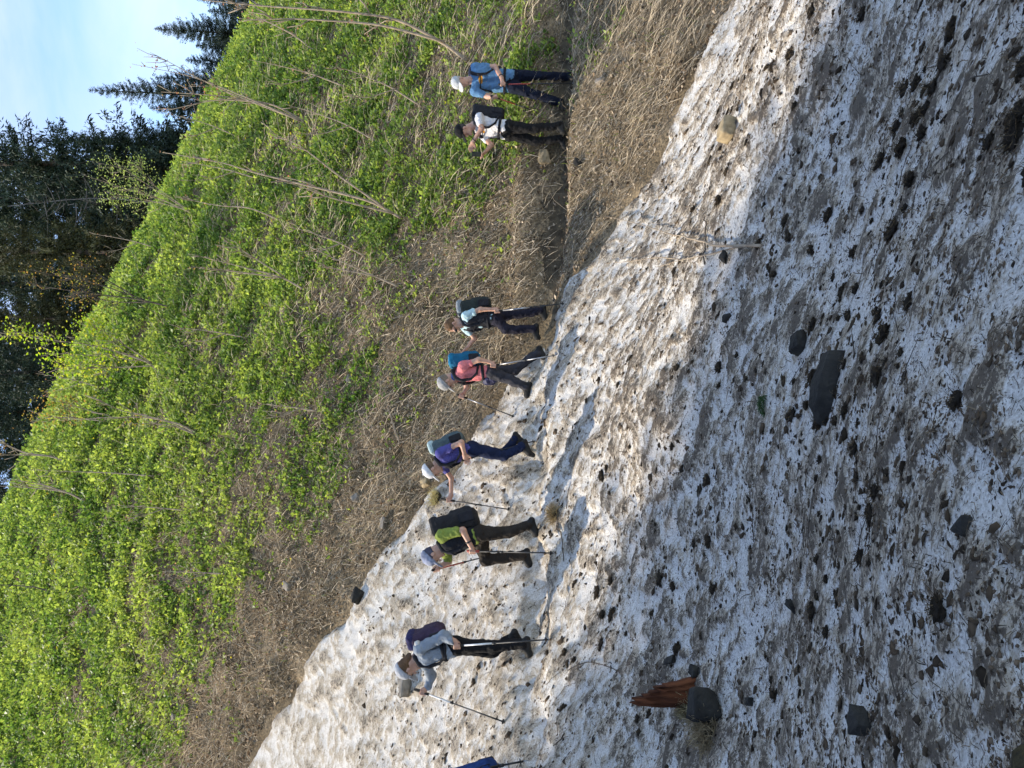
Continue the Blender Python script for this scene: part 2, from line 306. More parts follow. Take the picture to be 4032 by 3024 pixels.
# ------------------------------------------------------------------ snow
def snow_material():
    mt, n, l, p = new_mat('dirty_snow'); t = n.new('ShaderNodeTexCoord'); at = n.new('ShaderNodeAttribute'); at.attribute_name = 'Col'; sp3 = n.new('ShaderNodeSeparateColor'); l.new(at.outputs['Color'], sp3.inputs[0])
    def mapping(sc, ang): 
        q = n.new('ShaderNodeMapping'); q.inputs['Scale'].default_value = sc; q.inputs['Rotation'].default_value = (0, 0, ang); l.new(t.outputs['Object'], q.inputs['Vector']); return q.outputs[0]
    ang = -math.atan2(FALL[1], FALL[0])
    def noise(vec, s, d=6, r=0.6, dist=0.0):
        q = n.new('ShaderNodeTexNoise'); q.inputs['Scale'].default_value = s; q.inputs['Detail'].default_value = d; q.inputs['Roughness'].default_value = r; q.inputs['Distortion'].default_value = dist; l.new(vec, q.inputs['Vector']); return q.outputs['Fac']
    def ramp(f, a, b, c0=(0, 0, 0, 1), c1=(1, 1, 1, 1)):
        q = n.new('ShaderNodeValToRGB'); q.color_ramp.elements[0].position = a; q.color_ramp.elements[1].position = b; q.color_ramp.elements[0].color = c0; q.color_ramp.elements[1].color = c1; l.new(f, q.inputs['Fac']); return q.outputs['Color']
    def mix(f, a, b, bt='MIX'):
        q = n.new('ShaderNodeMix'); q.data_type = 'RGBA'; q.blend_type = bt
        for key, v in (('Factor', f), ('A', a), ('B', b)):
            if isinstance(v, (tuple, float, int)): q.inputs[key].default_value = v
            else: l.new(v, q.inputs[key])
        return q.outputs['Result']
    def math_(op, a, b):
        q = n.new('ShaderNodeMath'); q.operation = op
        for i, v in enumerate((a, b)):
            if isinstance(v, (float, int)): q.inputs[i].default_value = v
            else: l.new(v, q.inputs[i])
        return q.outputs[0]
    st = mapping((1.0, 1.7, 1.0), ang); ob = t.outputs['Object']
    n1 = noise(st, 6.5, 9, 0.66, 0.5); n2 = noise(st, 18.0, 9, 0.68, 0.7); n3 = noise(ob, 75, 6, 0.75); n4 = noise(st, 42, 7, 0.68, 0.8); n5 = noise(ob, 1.1, 4, 0.5)
    film = math_('ADD', math_('MULTIPLY', n1, 0.55), math_('MULTIPLY', n2, 0.45)); film = math_('ADD', film, math_('MULTIPLY', math_('SUBTRACT', sp3.outputs[0], 0.5), 0.32)); film = math_('ADD', film, math_('MULTIPLY', math_('SUBTRACT', n5, 0.5), 0.10))
    film = math_('ADD', film, math_('MULTIPLY', math_('SUBTRACT', n3, 0.5), 0.16))
    base = mix(ramp(film, 0.42, 0.53), (0.76, 0.73, 0.68, 1), (0.49, 0.415, 0.315, 1))
    base = mix(math_('MULTIPLY', ramp(n3, 0.42, 0.60), 0.55), base, (0.30, 0.245, 0.18, 1))
    dk = math_('ADD', math_('MULTIPLY', n2, 0.55), math_('MULTIPLY', n4, 0.45)); dk = math_('ADD', dk, math_('MULTIPLY', math_('SUBTRACT', sp3.outputs[0], 0.5), 0.22)); dk = math_('ADD', dk, math_('MULTIPLY', math_('SUBTRACT', n5, 0.5), 0.05))
    dk = math_('ADD', dk, math_('MULTIPLY', math_('SUBTRACT', sp3.outputs[1], 1.0), 0.055))
    dk = math_('ADD', dk, math_('MULTIPLY', math_('SUBTRACT', n3, 0.5), 0.22))
    base = mix(math_('MULTIPLY', ramp(dk, 0.505, 0.565), 0.9), base, (0.085, 0.064, 0.046, 1))
    sp = noise(ob, 95, 3, 0.6); base = mix(math_('MULTIPLY', ramp(sp, 0.61, 0.66), 0.85), base, (0.07, 0.052, 0.036, 1))
    l.new(base, p.inputs['Base Color']); p.inputs['Roughness'].default_value = 0.7; p.inputs['Specular IOR Level'].default_value = 0.25
    h = math_('ADD', n4, math_('MULTIPLY', n3, 0.5)); bp = n.new('ShaderNodeBump'); bp.inputs['Strength'].default_value = 0.7; bp.inputs['Distance'].default_value = 0.03; l.new(h, bp.inputs['Height']); l.new(bp.outputs[0], p.inputs['Normal'])
    return mt
M['snow'] = snow_material()
V, F, cup = grid_mesh(span((-18, -9, 0.3), (-9, -5.5, 0.08), (-5.5, -2, 0.036), (-2, 3, 0.022), (3, 6.2, 0.036), (6.2, 14, 0.2)), span((-7, 1.2, 0.15), (1.2, 4, 0.017), (4, 8, 0.026), (8, 14, 0.04), (14, 19, 0.1)),
                      lambda x, y: (snow_z(x, y)), keep=lambda x, y: edge_sd(x, y) > -0.7)
cs = np.clip((cup - cup.mean()) / (cup.std() * 4) + 0.5, 0, 1)
_n2, _ = path_sd(V[:, 0], V[:, 1]); _e2 = edge_sd(V[:, 0], V[:, 1]); dirty = sstep(0.5, -2.2, -_n2) * (0.55 + 0.45 * sstep(0.6, 2.4, _e2)); colr = np.stack([cs, dirty, cs], -1)
sn = link('snow_field', mesh_np('snow_field', V, F, col=colr, smooth=True), M['snow']); tag(sn, 'dirty old avalanche snow filling the gully', None, None, 'structure')
# ------------------------------------------------------------------ ground cover on the slope
def frustum_pts(n, a, b, half=0.60, p=0.5):
    r = (rng.random(n) * (b ** p - a ** p) + a ** p) ** (1 / p); az = (rng.random(n) * 2 - 1) * half; return r * np.sin(az), r * np.cos(az), r
def leafmesh(P, A, S, L, W, droop=0.0):
    N = nrm(np.cross(A, S)); mid = P + A * (L * 0.5)[:, None]
    V = np.stack([P, mid + S * (W * 0.5)[:, None] + N * (L * 0.1)[:, None], P + A * L[:, None] - N * (L * droop)[:, None], mid - S * (W * 0.5)[:, None] + N * (L * 0.1)[:, None]], 1).reshape(-1, 3)
    return V, np.arange(len(P) * 4).reshape(-1, 4)
def rand_dirs(n, up=0.5):
    th = rng.random(n) * 2 * math.pi; z = rng.normal(up, 0.35, n); return nrm(np.stack([np.cos(th), np.sin(th), z], -1))
def greenness(x, y):
    sd = edge_sd(x, y); pn_, al = path_sd(x, y); up = -pn_
    g_ = sstep(0.9, 4.3, -sd + 1.1 * (fbm2(x * 0.6, y * 0.6, 15, 3) - 0.5) * 2)
    g_ = g_ * np.where(up < 0.3, 0.22, 1.0) * (0.55 + 0.75 * fbm2(x * 0.9, y * 0.9, 19, 3))
    patch = sstep(0.44, 0.60, fbm2(x * 0.55 + 3, y * 0.8, 23, 4)); g_ = g_ * (1 - 0.7 * patch * sstep(26, 15, np.hypot(x, y)))
    g_ = g_ * (0.18 + 1.1 * sstep(0.36, 0.58, 0.6 * fbm2(x * 1.3, y * 2.1, 29, 3) + 0.4 * fbm2(x * 4.5, y * 4.5, 37, 2)))
    return np.clip(g_, 0, 1), sd, up
# leafy herbs
x, y, r = frustum_pts(230000, 10.3, 36); G, sd, up = greenness(x, y); k = (sd < -0.05) & (rng.random(len(x)) < G) & ~((np.abs(up - 0.12) < 0.15) & (x > 0)); x, y, r, G = x[k], y[k], r[k], G[k]
z = ground_z(x, y); nl = 6; N = len(x); hgt = (0.03 + 0.26 * rng.random(N) ** 1.2 * G ** 1.5) * (0.8 + 0.5 * sstep(12, 26, r)) * (0.6 + 0.8 * fbm2(x * 1.3, y * 1.3, 33, 2))
Pc = np.repeat(np.stack([x, y, z], -1), nl, 0); rr = np.repeat(r, nl); hh = np.repeat(hgt, nl) * rng.random(N * nl)
Pc = Pc + rng.normal(0, 0.03, Pc.shape) * (rr / 14)[:, None]; Pc[:, 2] = Pc[:, 2] + np.abs(hh)
A = rand_dirs(N * nl, 0.25); S = nrm(np.cross(A, rand_dirs(N * nl, 0.9))); sz = (0.5 + 0.8 * rng.random(N * nl)) * (rr / 13) ** 0.75 * np.repeat(0.55 + 0.9 * rng.random(N) ** 1.5, nl)
V, F = leafmesh(Pc, A, S, 0.066 * sz, 0.038 * sz, 0.15)
tone = np.repeat(np.clip(fbm2(x * 0.8, y * 0.8, 77, 3) * 1.4 - 0.2 + 0.25 * rng.normal(0, 1, N), 0, 1), nl)[:, None]
c = (1 - tone) * np.array([0.09, 0.175, 0.035]) + tone * np.array([0.31, 0.40, 0.09]); c = c * (0.7 + 0.6 * rng.random((N * nl, 1)))
lv = link('ground_cover', mesh_np('ground_cover', V, F, col=np.repeat(c, 4, 0)), M['leaf']); tag(lv, 'low leafy green herbs covering the upper slope', 'plants', None, 'stuff')
# grass blades (mostly on the crest and the slope)
x, y, r = frustum_pts(80000, 11, 36); G, sd, up = greenness(x, y); dense = 0.35 + 0.65 * sstep(20, 30, r); k = (sd < -0.3) & (rng.random(len(x)) < (0.25 + 0.75 * G) * dense) & ~((np.abs(up - 0.12) < 0.15) & (x > 0)); x, y, r = x[k], y[k], r[k]; N = len(x)
A = nrm(np.stack([rng.normal(0.12, 0.35, N), rng.normal(-0.1, 0.35, N), np.ones(N)], -1)); S = nrm(np.cross(A, rand_dirs(N, 0)))
L = (0.08 + 0.16 * rng.random(N)) * (0.7 + 0.5 * sstep(18, 28, r)); V, F = leafmesh(np.stack([x, y, ground_z(x, y)], -1), A, S, L, 0.007 * (r / 12), 0.0)
c = np.array([0.10, 0.17, 0.035]) * (0.7 + 0.9 * rng.random((N, 1))) + np.array([0.10, 0.07, 0.01]) * (rng.random((N, 1)) ** 2)
tag(link('grass', mesh_np('grass', V, F, col=np.repeat(c, 4, 0)), M['leaf']), 'fine green grass blades along the slope and its crest', 'grass', None, 'stuff')
# dry straw
x, y, r = frustum_pts(210000, 9.2, 30, 0.6, 0.4); G, sd, up = greenness(x, y); k = (sd < 0.02) & (rng.random(len(x)) < (0.95 - 0.55 * G)) & ~((np.abs(up - 0.12) < 0.17) & (x > 0)); x, y, r, sd = x[k], y[k], r[k], sd[k]; N = len(x)
P0 = np.stack([x, y, ground_z(x, y) + 0.005], -1); nn_ = norm_at(x, y); g3 = nrm(np.stack([nn_[:, 0], nn_[:, 1], -np.hypot(nn_[:, 0], nn_[:, 1]) ** 2 / nn_[:, 2]], -1))
A = nrm(g3 * (0.9 + 0.6 * rng.random((N, 1))) + rng.normal(0, 0.5, (N, 3)) + nn_ * (0.12 + 0.35 * rng.random((N, 1)))); L = (0.05 + 0.36 * rng.random(N) ** 2.6); S = nrm(np.cross(A, nn_ + rng.normal(0, 0.3, (N, 3)))); w_ = (0.0012 + 0.0022 * rng.random(N)) * (r / 11)
B = P0 + A * (L * 0.55)[:, None]; Cc = P0 + A * L[:, None] - nn_ * (L * 0.08 * rng.random(N))[:, None]
V = np.stack([P0 - S * w_[:, None], P0 + S * w_[:, None], B + S * w_[:, None], B - S * w_[:, None], Cc + S * (w_ * 0.4)[:, None], Cc - S * (w_ * 0.4)[:, None]], 1).reshape(-1, 3)
b6 = np.arange(N)[:, None] * 6; F = np.concatenate([b6 + np.array([0, 1, 2, 3]), b6 + np.array([3, 2, 4, 5])])
tn = rng.random((N, 1)); c = (1 - tn) * np.array([0.30, 0.24, 0.16]) + tn * np.array([0.68, 0.58, 0.43]); c = c * (0.25 + 0.9 * rng.random((N, 1)))
tag(link('dry_straw', mesh_np('dry_straw', V, F, col=np.repeat(c, 6, 0)), M['dry']), 'flattened pale dry grass stalks beside the snow', 'straw', None, 'stuff')
# long dead stalks leaning over the green
x, y, r = frustum_pts(42000, 10.5, 31, 0.6, 0.5); G, sd, up = greenness(x, y); k = (sd < -0.3) & (np.abs(up - 0.12) > 0.15) & (rng.random(len(x)) < 0.12 + sstep(0.42, 0.62, fbm2(x * 0.9, y * 0.9, 47, 3)) * sstep(32, 20, r)); x, y, r = x[k], y[k], r[k]; N = len(x); P0 = np.stack([x, y, ground_z(x, y)], -1); nn_ = norm_at(x, y); g3 = nrm(np.stack([nn_[:, 0], nn_[:, 1], -np.hypot(nn_[:, 0], nn_[:, 1]) ** 2 / nn_[:, 2]], -1))
A = nrm(nn_ * 0.55 + g3 * (0.5 + 0.6 * rng.random((N, 1))) + rng.normal(0, 0.3, (N, 3))); L = 0.2 + 0.5 * rng.random(N) ** 1.5; S = nrm(np.cross(A, rng.normal(0, 1, (N, 3)))); w_ = 0.0024 * (r / 11); B = P0 + A * (L * 0.55)[:, None]; Cc = B + nrm(A + g3 * 0.3) * (L * 0.45)[:, None] - np.array([0, 0, 1]) * (L * 0.04)[:, None]
V = np.stack([P0 - S * w_[:, None], P0 + S * w_[:, None], B + S * w_[:, None], B - S * w_[:, None], Cc + S * (w_ * 0.4)[:, None], Cc - S * (w_ * 0.4)[:, None]], 1).reshape(-1, 3); b6 = np.arange(N)[:, None] * 6; F = np.concatenate([b6 + np.array([0, 1, 2, 3]), b6 + np.array([3, 2, 4, 5])]); c = np.array([0.62, 0.52, 0.37]) * (0.45 + 0.75 * rng.random((N, 1)))
tag(link('dead_stalks', mesh_np('dead_stalks', V, F, col=np.repeat(c, 6, 0)), M['dry']), 'long bleached dead stalks leaning over the green herbs', 'straw', None, 'stuff')
# fallen leaves
x, y, r = frustum_pts(90000, 9.2, 30, 0.6, 0.4); G, sd, up = greenness(x, y); k = (sd < 0.08) & (rng.random(len(x)) < (0.95 - 0.7 * G)); x, y, r = x[k], y[k], r[k]; N = len(x)
A = nrm(np.stack([rng.normal(0, 1, N), rng.normal(0, 1, N), rng.normal(0, 0.3, N)], -1)); S = nrm(np.cross(A, norm_at(x, y) + rng.normal(0, 0.45, (N, 3)))); sz = (0.4 + 0.9 * rng.random(N)) * (r / 12) ** 0.6
V, F = leafmesh(np.stack([x, y, ground_z(x, y) + 0.02 * rng.random(N)], -1), A, S, 0.058 * sz, 0.034 * sz, 0.1)
tn = rng.random((N, 1)); c = np.where(tn < 0.25, np.array([0.06, 0.04, 0.025]), np.where(tn < 0.65, np.array([0.22, 0.155, 0.095]), np.array([0.48, 0.39, 0.28]))) * (0.7 + 0.6 * rng.random((N, 1)))
tag(link('fallen_leaves', mesh_np('fallen_leaves', V, F, col=np.repeat(c, 4, 0)), M['dry']), 'brown fallen leaves lying on the bare ground', 'leaves', None, 'stuff')
# yellow flowers: tiny dots in the herbs
x, y, r = frustum_pts(900, 12, 30); G, sd, up = greenness(x, y); k = (sd < -1.2) & (rng.random(len(x)) < 0.35 + 0.3 * G) & (up > 0.5); x, y, r = x[k], y[k], r[k]; N = len(x)
fv = []; PP = np.repeat(np.stack([x, y, ground_z(x, y) + 0.12 + 0.05 * rng.random(N)], -1), 4, 0); A = rand_dirs(N * 4, 0.3); S = nrm(np.cross(A, np.tile([0.1, 0.2, 1.0], (N * 4, 1)))); V, F = leafmesh(PP, A, S, np.repeat(0.028 * (r / 13), 4), np.repeat(0.024 * (r / 13), 4))
tag(link('yellow_flowers', mesh_np('yellow_flowers', V, F, col=np.tile([0.62, 0.60, 0.08], (len(V), 1))), M['leaf']), 'tiny pale yellow flowers dotted among the herbs', 'flowers', None, 'stuff')
# ------------------------------------------------------------------ conifers
def spruce_mesh(seed, H=24.0, RB=3.2, dead=0.12, col=(0.03, 0.05, 0.034), thin=1.0, dens=1.0):
    rg = np.random.default_rng(seed); P = []; A = []; L = []; C = []; nlev = int(H * (2.0 if dens <= 1.2 else 3.2)); sticks = MB()
    for i in range(nlev):
        t = (i + rg.random()) / nlev; zc = H * (dead + (1 - dead) * t); Rl = RB * thin * ((1 - t) ** 0.8) * (0.75 + 0.5 * rg.random()) + 0.12
        for j in range(int(4 + 3.5 * dens)):
            th = rg.random() * 2 * math.pi; ln = Rl * (0.55 + 0.55 * rg.random()); el = 0.35 - 0.75 * (1 - t) + rg.normal(0, 0.1); d = np.array([math.cos(th), math.sin(th), el]); m_ = max(4, int(ln * 13 * dens)); s = np.sort(rg.random(m_)) ** 0.8
            pts = np.stack([d[0] * ln * s, d[1] * ln * s, zc + ln * (el * s + 0.25 * s * s - 0.0)], -1)
            for q in range(2):
                P.append(pts + rg.normal(0, 0.07, pts.shape)); sd_ = rg.normal(0, 0.6, pts.shape); sd_[:, 2] -= 0.45; A.append(nrm(np.array([d[0], d[1], 0]) * 0.6 + sd_)); L.append((0.15 + 0.20 * rg.random(m_)) * (0.6 + 0.5 * (1 - t))); C.append(np.full(m_, rg.random()))
    P = np.concatenate(P); A = np.concatenate(A); L = np.concatenate(L); C = np.concatenate(C)[:, None]; S = nrm(np.cross(A, rg.normal(0, 1, A.shape)))
    V, F = leafmesh(P, A, S, L * 1.25, L * 0.27, 0.1); c = np.array(col) * (0.6 + 0.9 * C) + np.array([0.02, 0.02, 0.0]) * (rg.random(C.shape) ** 3)
    crown = mesh_np('spruce_crown', V, F, col=np.repeat(c, 4, 0)); tr = MB()
    zz = np.linspace(-1.5, H, 9); add_tube(tr, np.stack([0.05 * np.sin(zz), 0.05 * np.cos(zz * 1.3), zz], -1), 0.012 * H * (1 - (zz + 1.5) / (H + 1.6)) + 0.015, 8)
    for i in range(26):
        t = rg.random() * 0.6; th = rg.random() * 6.28; zc = H * (0.04 + 0.5 * t); ln = 0.6 + 1.3 * rg.random(); add_tube(tr, [(0, 0, zc), (math.cos(th) * ln * 0.5, math.sin(th) * ln * 0.5, zc - 0.05 * ln), (math.cos(th) * ln, math.sin(th) * ln, zc - 0.25 * ln)], [0.03, 0.02, 0.006], 4)
    Vt = np.concatenate(tr.V); trunk = mesh_np('spruce_trunk', Vt, [np.concatenate(tr.F4), np.concatenate(tr.F3)], smooth=True)
    crown.materials.append(M['needle']); trunk.materials.append(M['bark']); return crown, trunk
BUSHY = dict(dens=2.2); VAR = [spruce_mesh(1, dens=1.5), spruce_mesh(2, 24, 3.6, 0.03, dens=1.5), spruce_mesh(3, 24, 2.6, 0.08, thin=0.9), spruce_mesh(4, 24, 3.8, 0.02, (0.045, 0.05, 0.02), dens=1.5), spruce_mesh(5, 24, 1.9, 0.05, (0.02, 0.038, 0.026), dens=0.8), spruce_mesh(6, 24, 5.4, 0.0, (0.03, 0.05, 0.042), dens=1.9), spruce_mesh(7, 24, 4.2, 0.0, (0.03, 0.05, 0.042), dens=1.7)]
def spruce(U, Vtop, d, var, label, group=None, wide=1.0, loc=None, H=None, lean=0.0):
    if loc is None:
        x, y, _z = unproj(np.array(U), np.array(Vtop), np.array(d)); zb = float(ground_z(np.array([x]), np.array([y]))[0]); H = _z - zb
    else: x, y = loc; zb = float(ground_z(np.array([x]), np.array([y]))[0])
    e = empty('spruce_tree', (x, y, zb), label, 'tree', group); s = H / 24.0; e.scale = (s * wide, s * wide, s); e.rotation_euler = (0, lean, rng.random() * 6.28)
    link('crown', VAR[var][0], None, e); link('trunk', VAR[var][1], None, e); return e
GR = 'dark spruces behind the crest'
spruce(678, 89, 44, 6, 'slim spruce with the pointed bare tip standing alone against the sky', GR, 0.95)
spruce(739, 155, 40, 5, 'smaller pointed spruce near the right end of the crest', GR, 1.15)
spruce(772, 190, 38, 5, 'spruce cut by the right frame edge above the crest', GR, 1.2)
spruce(708, 186, 52, 5, 'low dark spruce filling the gap between the two pointed spruces', GR, 1.2)
spruce(660, 150, 50, 5, 'short spruce just left of the slim pointed one', GR, 0.9)
spruce(728, 205, 55, 5, 'background spruce tucked low behind the crest on the right', GR, 1.2)
spruce(757, 208, 46, 5, 'bushy spruce between the right frame edge and the smaller pointed one', GR, 1.5)
spruce(722, 196, 47, 5, 'bushy spruce hugging the smaller pointed one on its left', GR, 1.4)
spruce(690, 158, 49, 5, 'bushy spruce hugging the slim pointed one on its right', GR, 1.1)
spruce(612, -190, 47, 0, 'tall spruce forming the right edge of the dark stand', GR, 1.05)
spruce(628, 35, 52, 1, 'mid height spruce leaning on the right edge of the dark stand', GR, 0.9)
spruce(575, -230, 52, 1, 'tall dark spruce second from the right in the stand', GR, 0.95)
spruce(592, -60, 58, 3, 'spruce seen through the gap behind the two tallest ones', GR, 1.0)
spruce(520, -160, 42, 3, 'olive toned spruce with drooping branches in the middle of the stand', GR, 0.9)
spruce(545, -120, 55, 0, 'shaded spruce behind the grey dead trunk', GR, 1.0)
spruce(487, -150, 50, 1, 'dark spruce left of the olive toned one', GR, 1.0)
spruce(452, -120, 46, 3, 'spruce above the bare brown sapling crown', GR, 0.9)
spruce(430, -170, 58, 0, 'far spruce between the sapling tops', GR, 1.1)
spruce(395, -150, 48, 1, 'dark spruce behind the bright green maple sapling', GR, 1.0)
spruce(355, -190, 54, 1, 'spruce in the deep shade left of the maple sapling', GR, 1.0)
spruce(310, -170, 46, 0, 'spruce at the upper end of the crest', GR, 1.0)
spruce(268, -190, 44, 1, 'spruce where the crest meets the top frame edge', GR, 1.0)
spruce(340, -200, 66, 1, 'farthest spruce closing the forest at the upper left', GR, 1.3)
spruce(500, -220, 70, 1, 'far spruce closing the forest behind the olive one', GR, 1.3)
spruce(405, -220, 72, 0, 'far spruce closing the forest behind the maple sapling', GR, 1.3)
# trees up the gully on the left that shade the foreground snow
SH = 'spruces up the gully outside the left frame edge'
ORD = ['nearest', 'second', 'third', 'fourth', 'fifth', 'sixth', 'seventh', 'farthest']
for i, (sx, sy, hh_, w_) in enumerate([(-13.2, 0.2, 26, 1.1), (-15.6, 1.9, 26, 1.1), (-13.0, 3.6, 26, 1.1), (-15.8, 5.2, 26, 1.1), (-13.2, 6.6, 26, 1.05), (-15.4, 8.0, 25, 1.0), (-18.0, 9.4, 24, 1.0)]):
    spruce(0, 0, 0, 2 if i % 2 else 0, ORD[i] + ' of the seven spruces outside the left frame edge that shade the snow', SH, w_, loc=(sx, sy), H=hh_)
# dead grey trunk in the stand
b0 = unproj(np.array(563.0), np.array(120.0), np.array(43.5)); zb = float(ground_z(b0[:1], b0[1:2])[0]); mb = MB()
M['deadwood'] = mat_noise('dead_wood', (0.12, 0.11, 0.10), (0.24, 0.22, 0.2), 7, 0.9, 0.4, 30)
zz = np.linspace(zb - 1, zb + 12, 10); add_tube(mb, np.stack([b0[0] + 0.35 * np.sin(zz * 0.45), np.full(10, b0[1]), zz], -1), np.linspace(0.05, 0.015, 10), 7)
for i in range(46):
    h0 = zb + 3 + 9 * rng.random(); th = rng.random() * 6.28; ln = 0.6 + 1.5 * rng.random(); d = np.array([math.cos(th), math.sin(th), rng.normal(0.05, 0.25)]); p0 = np.array([b0[0], b0[1], h0]); add_tube(mb, [p0, p0 + d * ln * 0.5, p0 + d * ln + np.array([0, 0, 0.1 * ln])], [0.03, 0.02, 0.006], 4)
tag(mb.build('dead_tree', M['deadwood'], smooth=True), 'bare grey dead tree trunk with broken twigs inside the spruce stand', 'tree')
# ------------------------------------------------------------------ saplings and shrubs on the slope
def shrub(name, stems, label, leafcol=None, nleaf=0, leafsize=0.05, rad=0.022, twigs=9, twl=0.55, dy=0.0, bark='palebark', group='leafless saplings on the slope', spread=0.25):
    """stems: list of photo-pixel polylines, first point on the ground"""
    p0, d0 = hit_img(*stems[0][0]); e = empty(name, p0, label, 'sapling', group); wood = MB(); tips = []
    for si, st in enumerate(stems):
        pts = []; dep = d0 + dy - 0.25
        for q, (ix, iy) in enumerate(st):
            u_, v_ = I2U(ix, iy); pts.append(unproj(np.array(u_), np.array(v_), np.array(dep + 0.15 * q * math.sin(si * 2.1 + 1)), ))
        pts = np.array(pts); pts[0, 2] -= 0.05
        tt_ = np.linspace(0, 1, len(pts)); t2 = np.linspace(0, 1, 4 * len(pts)); pc = np.stack([np.interp(t2, tt_, pts[:, i]) for i in range(3)], -1)
        ker = np.array([0.25, 0.5, 0.25]); 
        for _ in range(2): pc[1:-1] = 0.25 * pc[:-2] + 0.5 * pc[1:-1] + 0.25 * pc[2:]
        ln = np.linalg.norm(np.diff(pc, axis=0), axis=1).sum(); rr_ = rad * (1.2 if si == 0 else 0.9); add_tube(wood, pc, rr_ * (1 - 0.82 * t2), 6)
        dr = nrm(pc[-1] - pc[0])
        for k_ in range(int(twigs * 1.8)):
            f = 0.35 + 0.62 * rng.random(); a = pc[int(f * (len(pc) - 1))]; d = nrm(dr * 0.9 + rng.normal(0, 0.5, 3) + np.array([0, 0, 0.35])); L_ = twl * (0.4 + 0.9 * rng.random()) * (1.15 - 0.6 * f); q = np.array([a, a + d * L_ * 0.5 + rng.normal(0, 0.03, 3), a + d * L_ + np.array([0, 0, 0.12 * L_])]); add_tube(wood, q, [rr_ * 0.5, rr_ * 0.4, rr_ * 0.25], 4)
            tips += [q[1], q[2], q[1] * 0.4 + q[2] * 0.6]
        tips += [pc[-1], pc[-2]]
    V = np.concatenate(wood.V) - p0; me = mesh_np('stem', V, [np.concatenate(wood.F4), np.concatenate(wood.F3)], smooth=True); link('stem', me, M[bark], e)
    if nleaf:
        tips = np.array(tips); P = tips[rng.integers(0, len(tips), nleaf)] + rng.normal(0, spread, (nleaf, 3)) * np.array([1, 1, 1.0]); A = rand_dirs(nleaf, 0.0); S = nrm(np.cross(A, rand_dirs(nleaf, 0.8))); sz = leafsize * (0.6 + 0.8 * rng.random(nleaf))
        V, F = leafmesh(P - p0, A, S, sz, sz * 0.62, 0.15); c = np.array(leafcol)[rng.integers(0, len(leafcol), nleaf)] * (0.7 + 0.6 * rng.random((nleaf, 1)))
        o = link('leaves', mesh_np('leaves', V, F, col=np.repeat(c, 4, 0)), M['leaf'], e); o['kind'] = 'stuff'
    return e
BUD = [(0.32, 0.17, 0.10), (0.30, 0.22, 0.07), (0.36, 0.2, 0.14)]; OL = [(0.30, 0.25, 0.05), (0.22, 0.24, 0.05), (0.34, 0.22, 0.07)]; BR = [(0.30, 0.42, 0.05), (0.22, 0.36, 0.04), (0.4, 0.42, 0.07)]; PALE = [(0.24, 0.32, 0.09), (0.3, 0.38, 0.13)]
shrub('sapling', [[(1190, 478), (1080, 410), (850, 375), (635, 362)], [(1190, 478), (1050, 425), (820, 330), (640, 230), (590, 206)], [(1180, 480), (1000, 395), (760, 300), (520, 252)], [(1170, 470), (1010, 400), (850, 390), (680, 430), (655, 435)]], 'bare multi stemmed sapling reaching up in front of the slim pointed spruce', BUD, 130, 0.06, 0.024, 6, 0.6, spread=0.05)
shrub('sapling', [[(1236, 205), (1160, 140), (1050, 82), (940, 72)], [(1160, 140), (1000, 60), (955, 20)]], 'short bare sapling on the crest below the right frame corner', BUD, 40, 0.055, 0.02, 4, 0.4, spread=0.05)
shrub('sapling', [[(1830, 238), (1740, 165), (1560, 70), (1300, 40), (1000, 22), (800, 0)], [(1740, 165), (1500, 95), (1150, 72), (960, 80)]], 'long leaning sapling with its foot beside the right hand hiker', BUD, 60, 0.05, 0.03, 5, 0.5, spread=0.05)
shrub('sapling', [[(1568, 858), (1460, 790), (1250, 740), (1000, 680), (880, 640), (640, 600)], [(1500, 815), (1330, 690), (1180, 570), (1060, 520)], [(1540, 840), (1300, 780), (1100, 700)]], 'long leaning sapling rising from the middle of the slope left of the photographing hiker', BUD, 60, 0.05, 0.024, 5, 0.5, spread=0.06)
shrub('sapling', [[(1100, 870), (980, 815), (870, 812), (760, 790), (690, 770)]], 'thin crooked sapling stem beside the pale leafy shrub', BUD, 15, 0.04, 0.016, 4, 0.4, spread=0.04)
shrub('leafy_shrub', [[(760, 845), (650, 790), (520, 750), (330, 690)], [(750, 840), (600, 740), (480, 660), (380, 640)], [(740, 830), (640, 800), (480, 770), (440, 790)], [(740, 830), (560, 700), (560, 630)]], 'pale green leafy shrub on the crest before the dark spruces', PALE, 1300, 0.06, 0.018, 8, 0.6, group='leafy shrubs on the crest', spread=0.16)
shrub('sapling', [[(1190, 1142), (1110, 1090), (950, 1050), (750, 1000)], [(1110, 1090), (960, 990), (860, 930)], [(1110, 1095), (900, 1065), (760, 1050)]], 'forked sapling in the middle of the green slope', BUD, 40, 0.045, 0.02, 5, 0.45, spread=0.05)
shrub('sapling', [[(681, 1214), (560, 1180), (390, 1160), (250, 1140), (120, 1122)], [(560, 1180), (360, 1110), (240, 1090), (115, 1060)], [(520, 1165), (400, 1090), (350, 1040)], [(600, 1190), (430, 1190), (290, 1150)]], 'brown budding sapling on the crest with rusty young leaves', OL, 420, 0.06, 0.022, 8, 0.7, group='leafy shrubs on the crest', spread=0.14, bark='bark')
shrub('leafy_shrub', [[(633, 1480), (590, 1430), (500, 1390), (350, 1400), (180, 1390)], [(590, 1430), (450, 1330), (340, 1270)], [(600, 1440), (400, 1450), (220, 1450)], [(590, 1430), (380, 1360), (120, 1330), (60, 1310)]], 'bright yellow green maple sapling glowing on the crest', BR, 1300, 0.085, 0.022, 10, 0.8, group='leafy shrubs on the crest', spread=0.15)
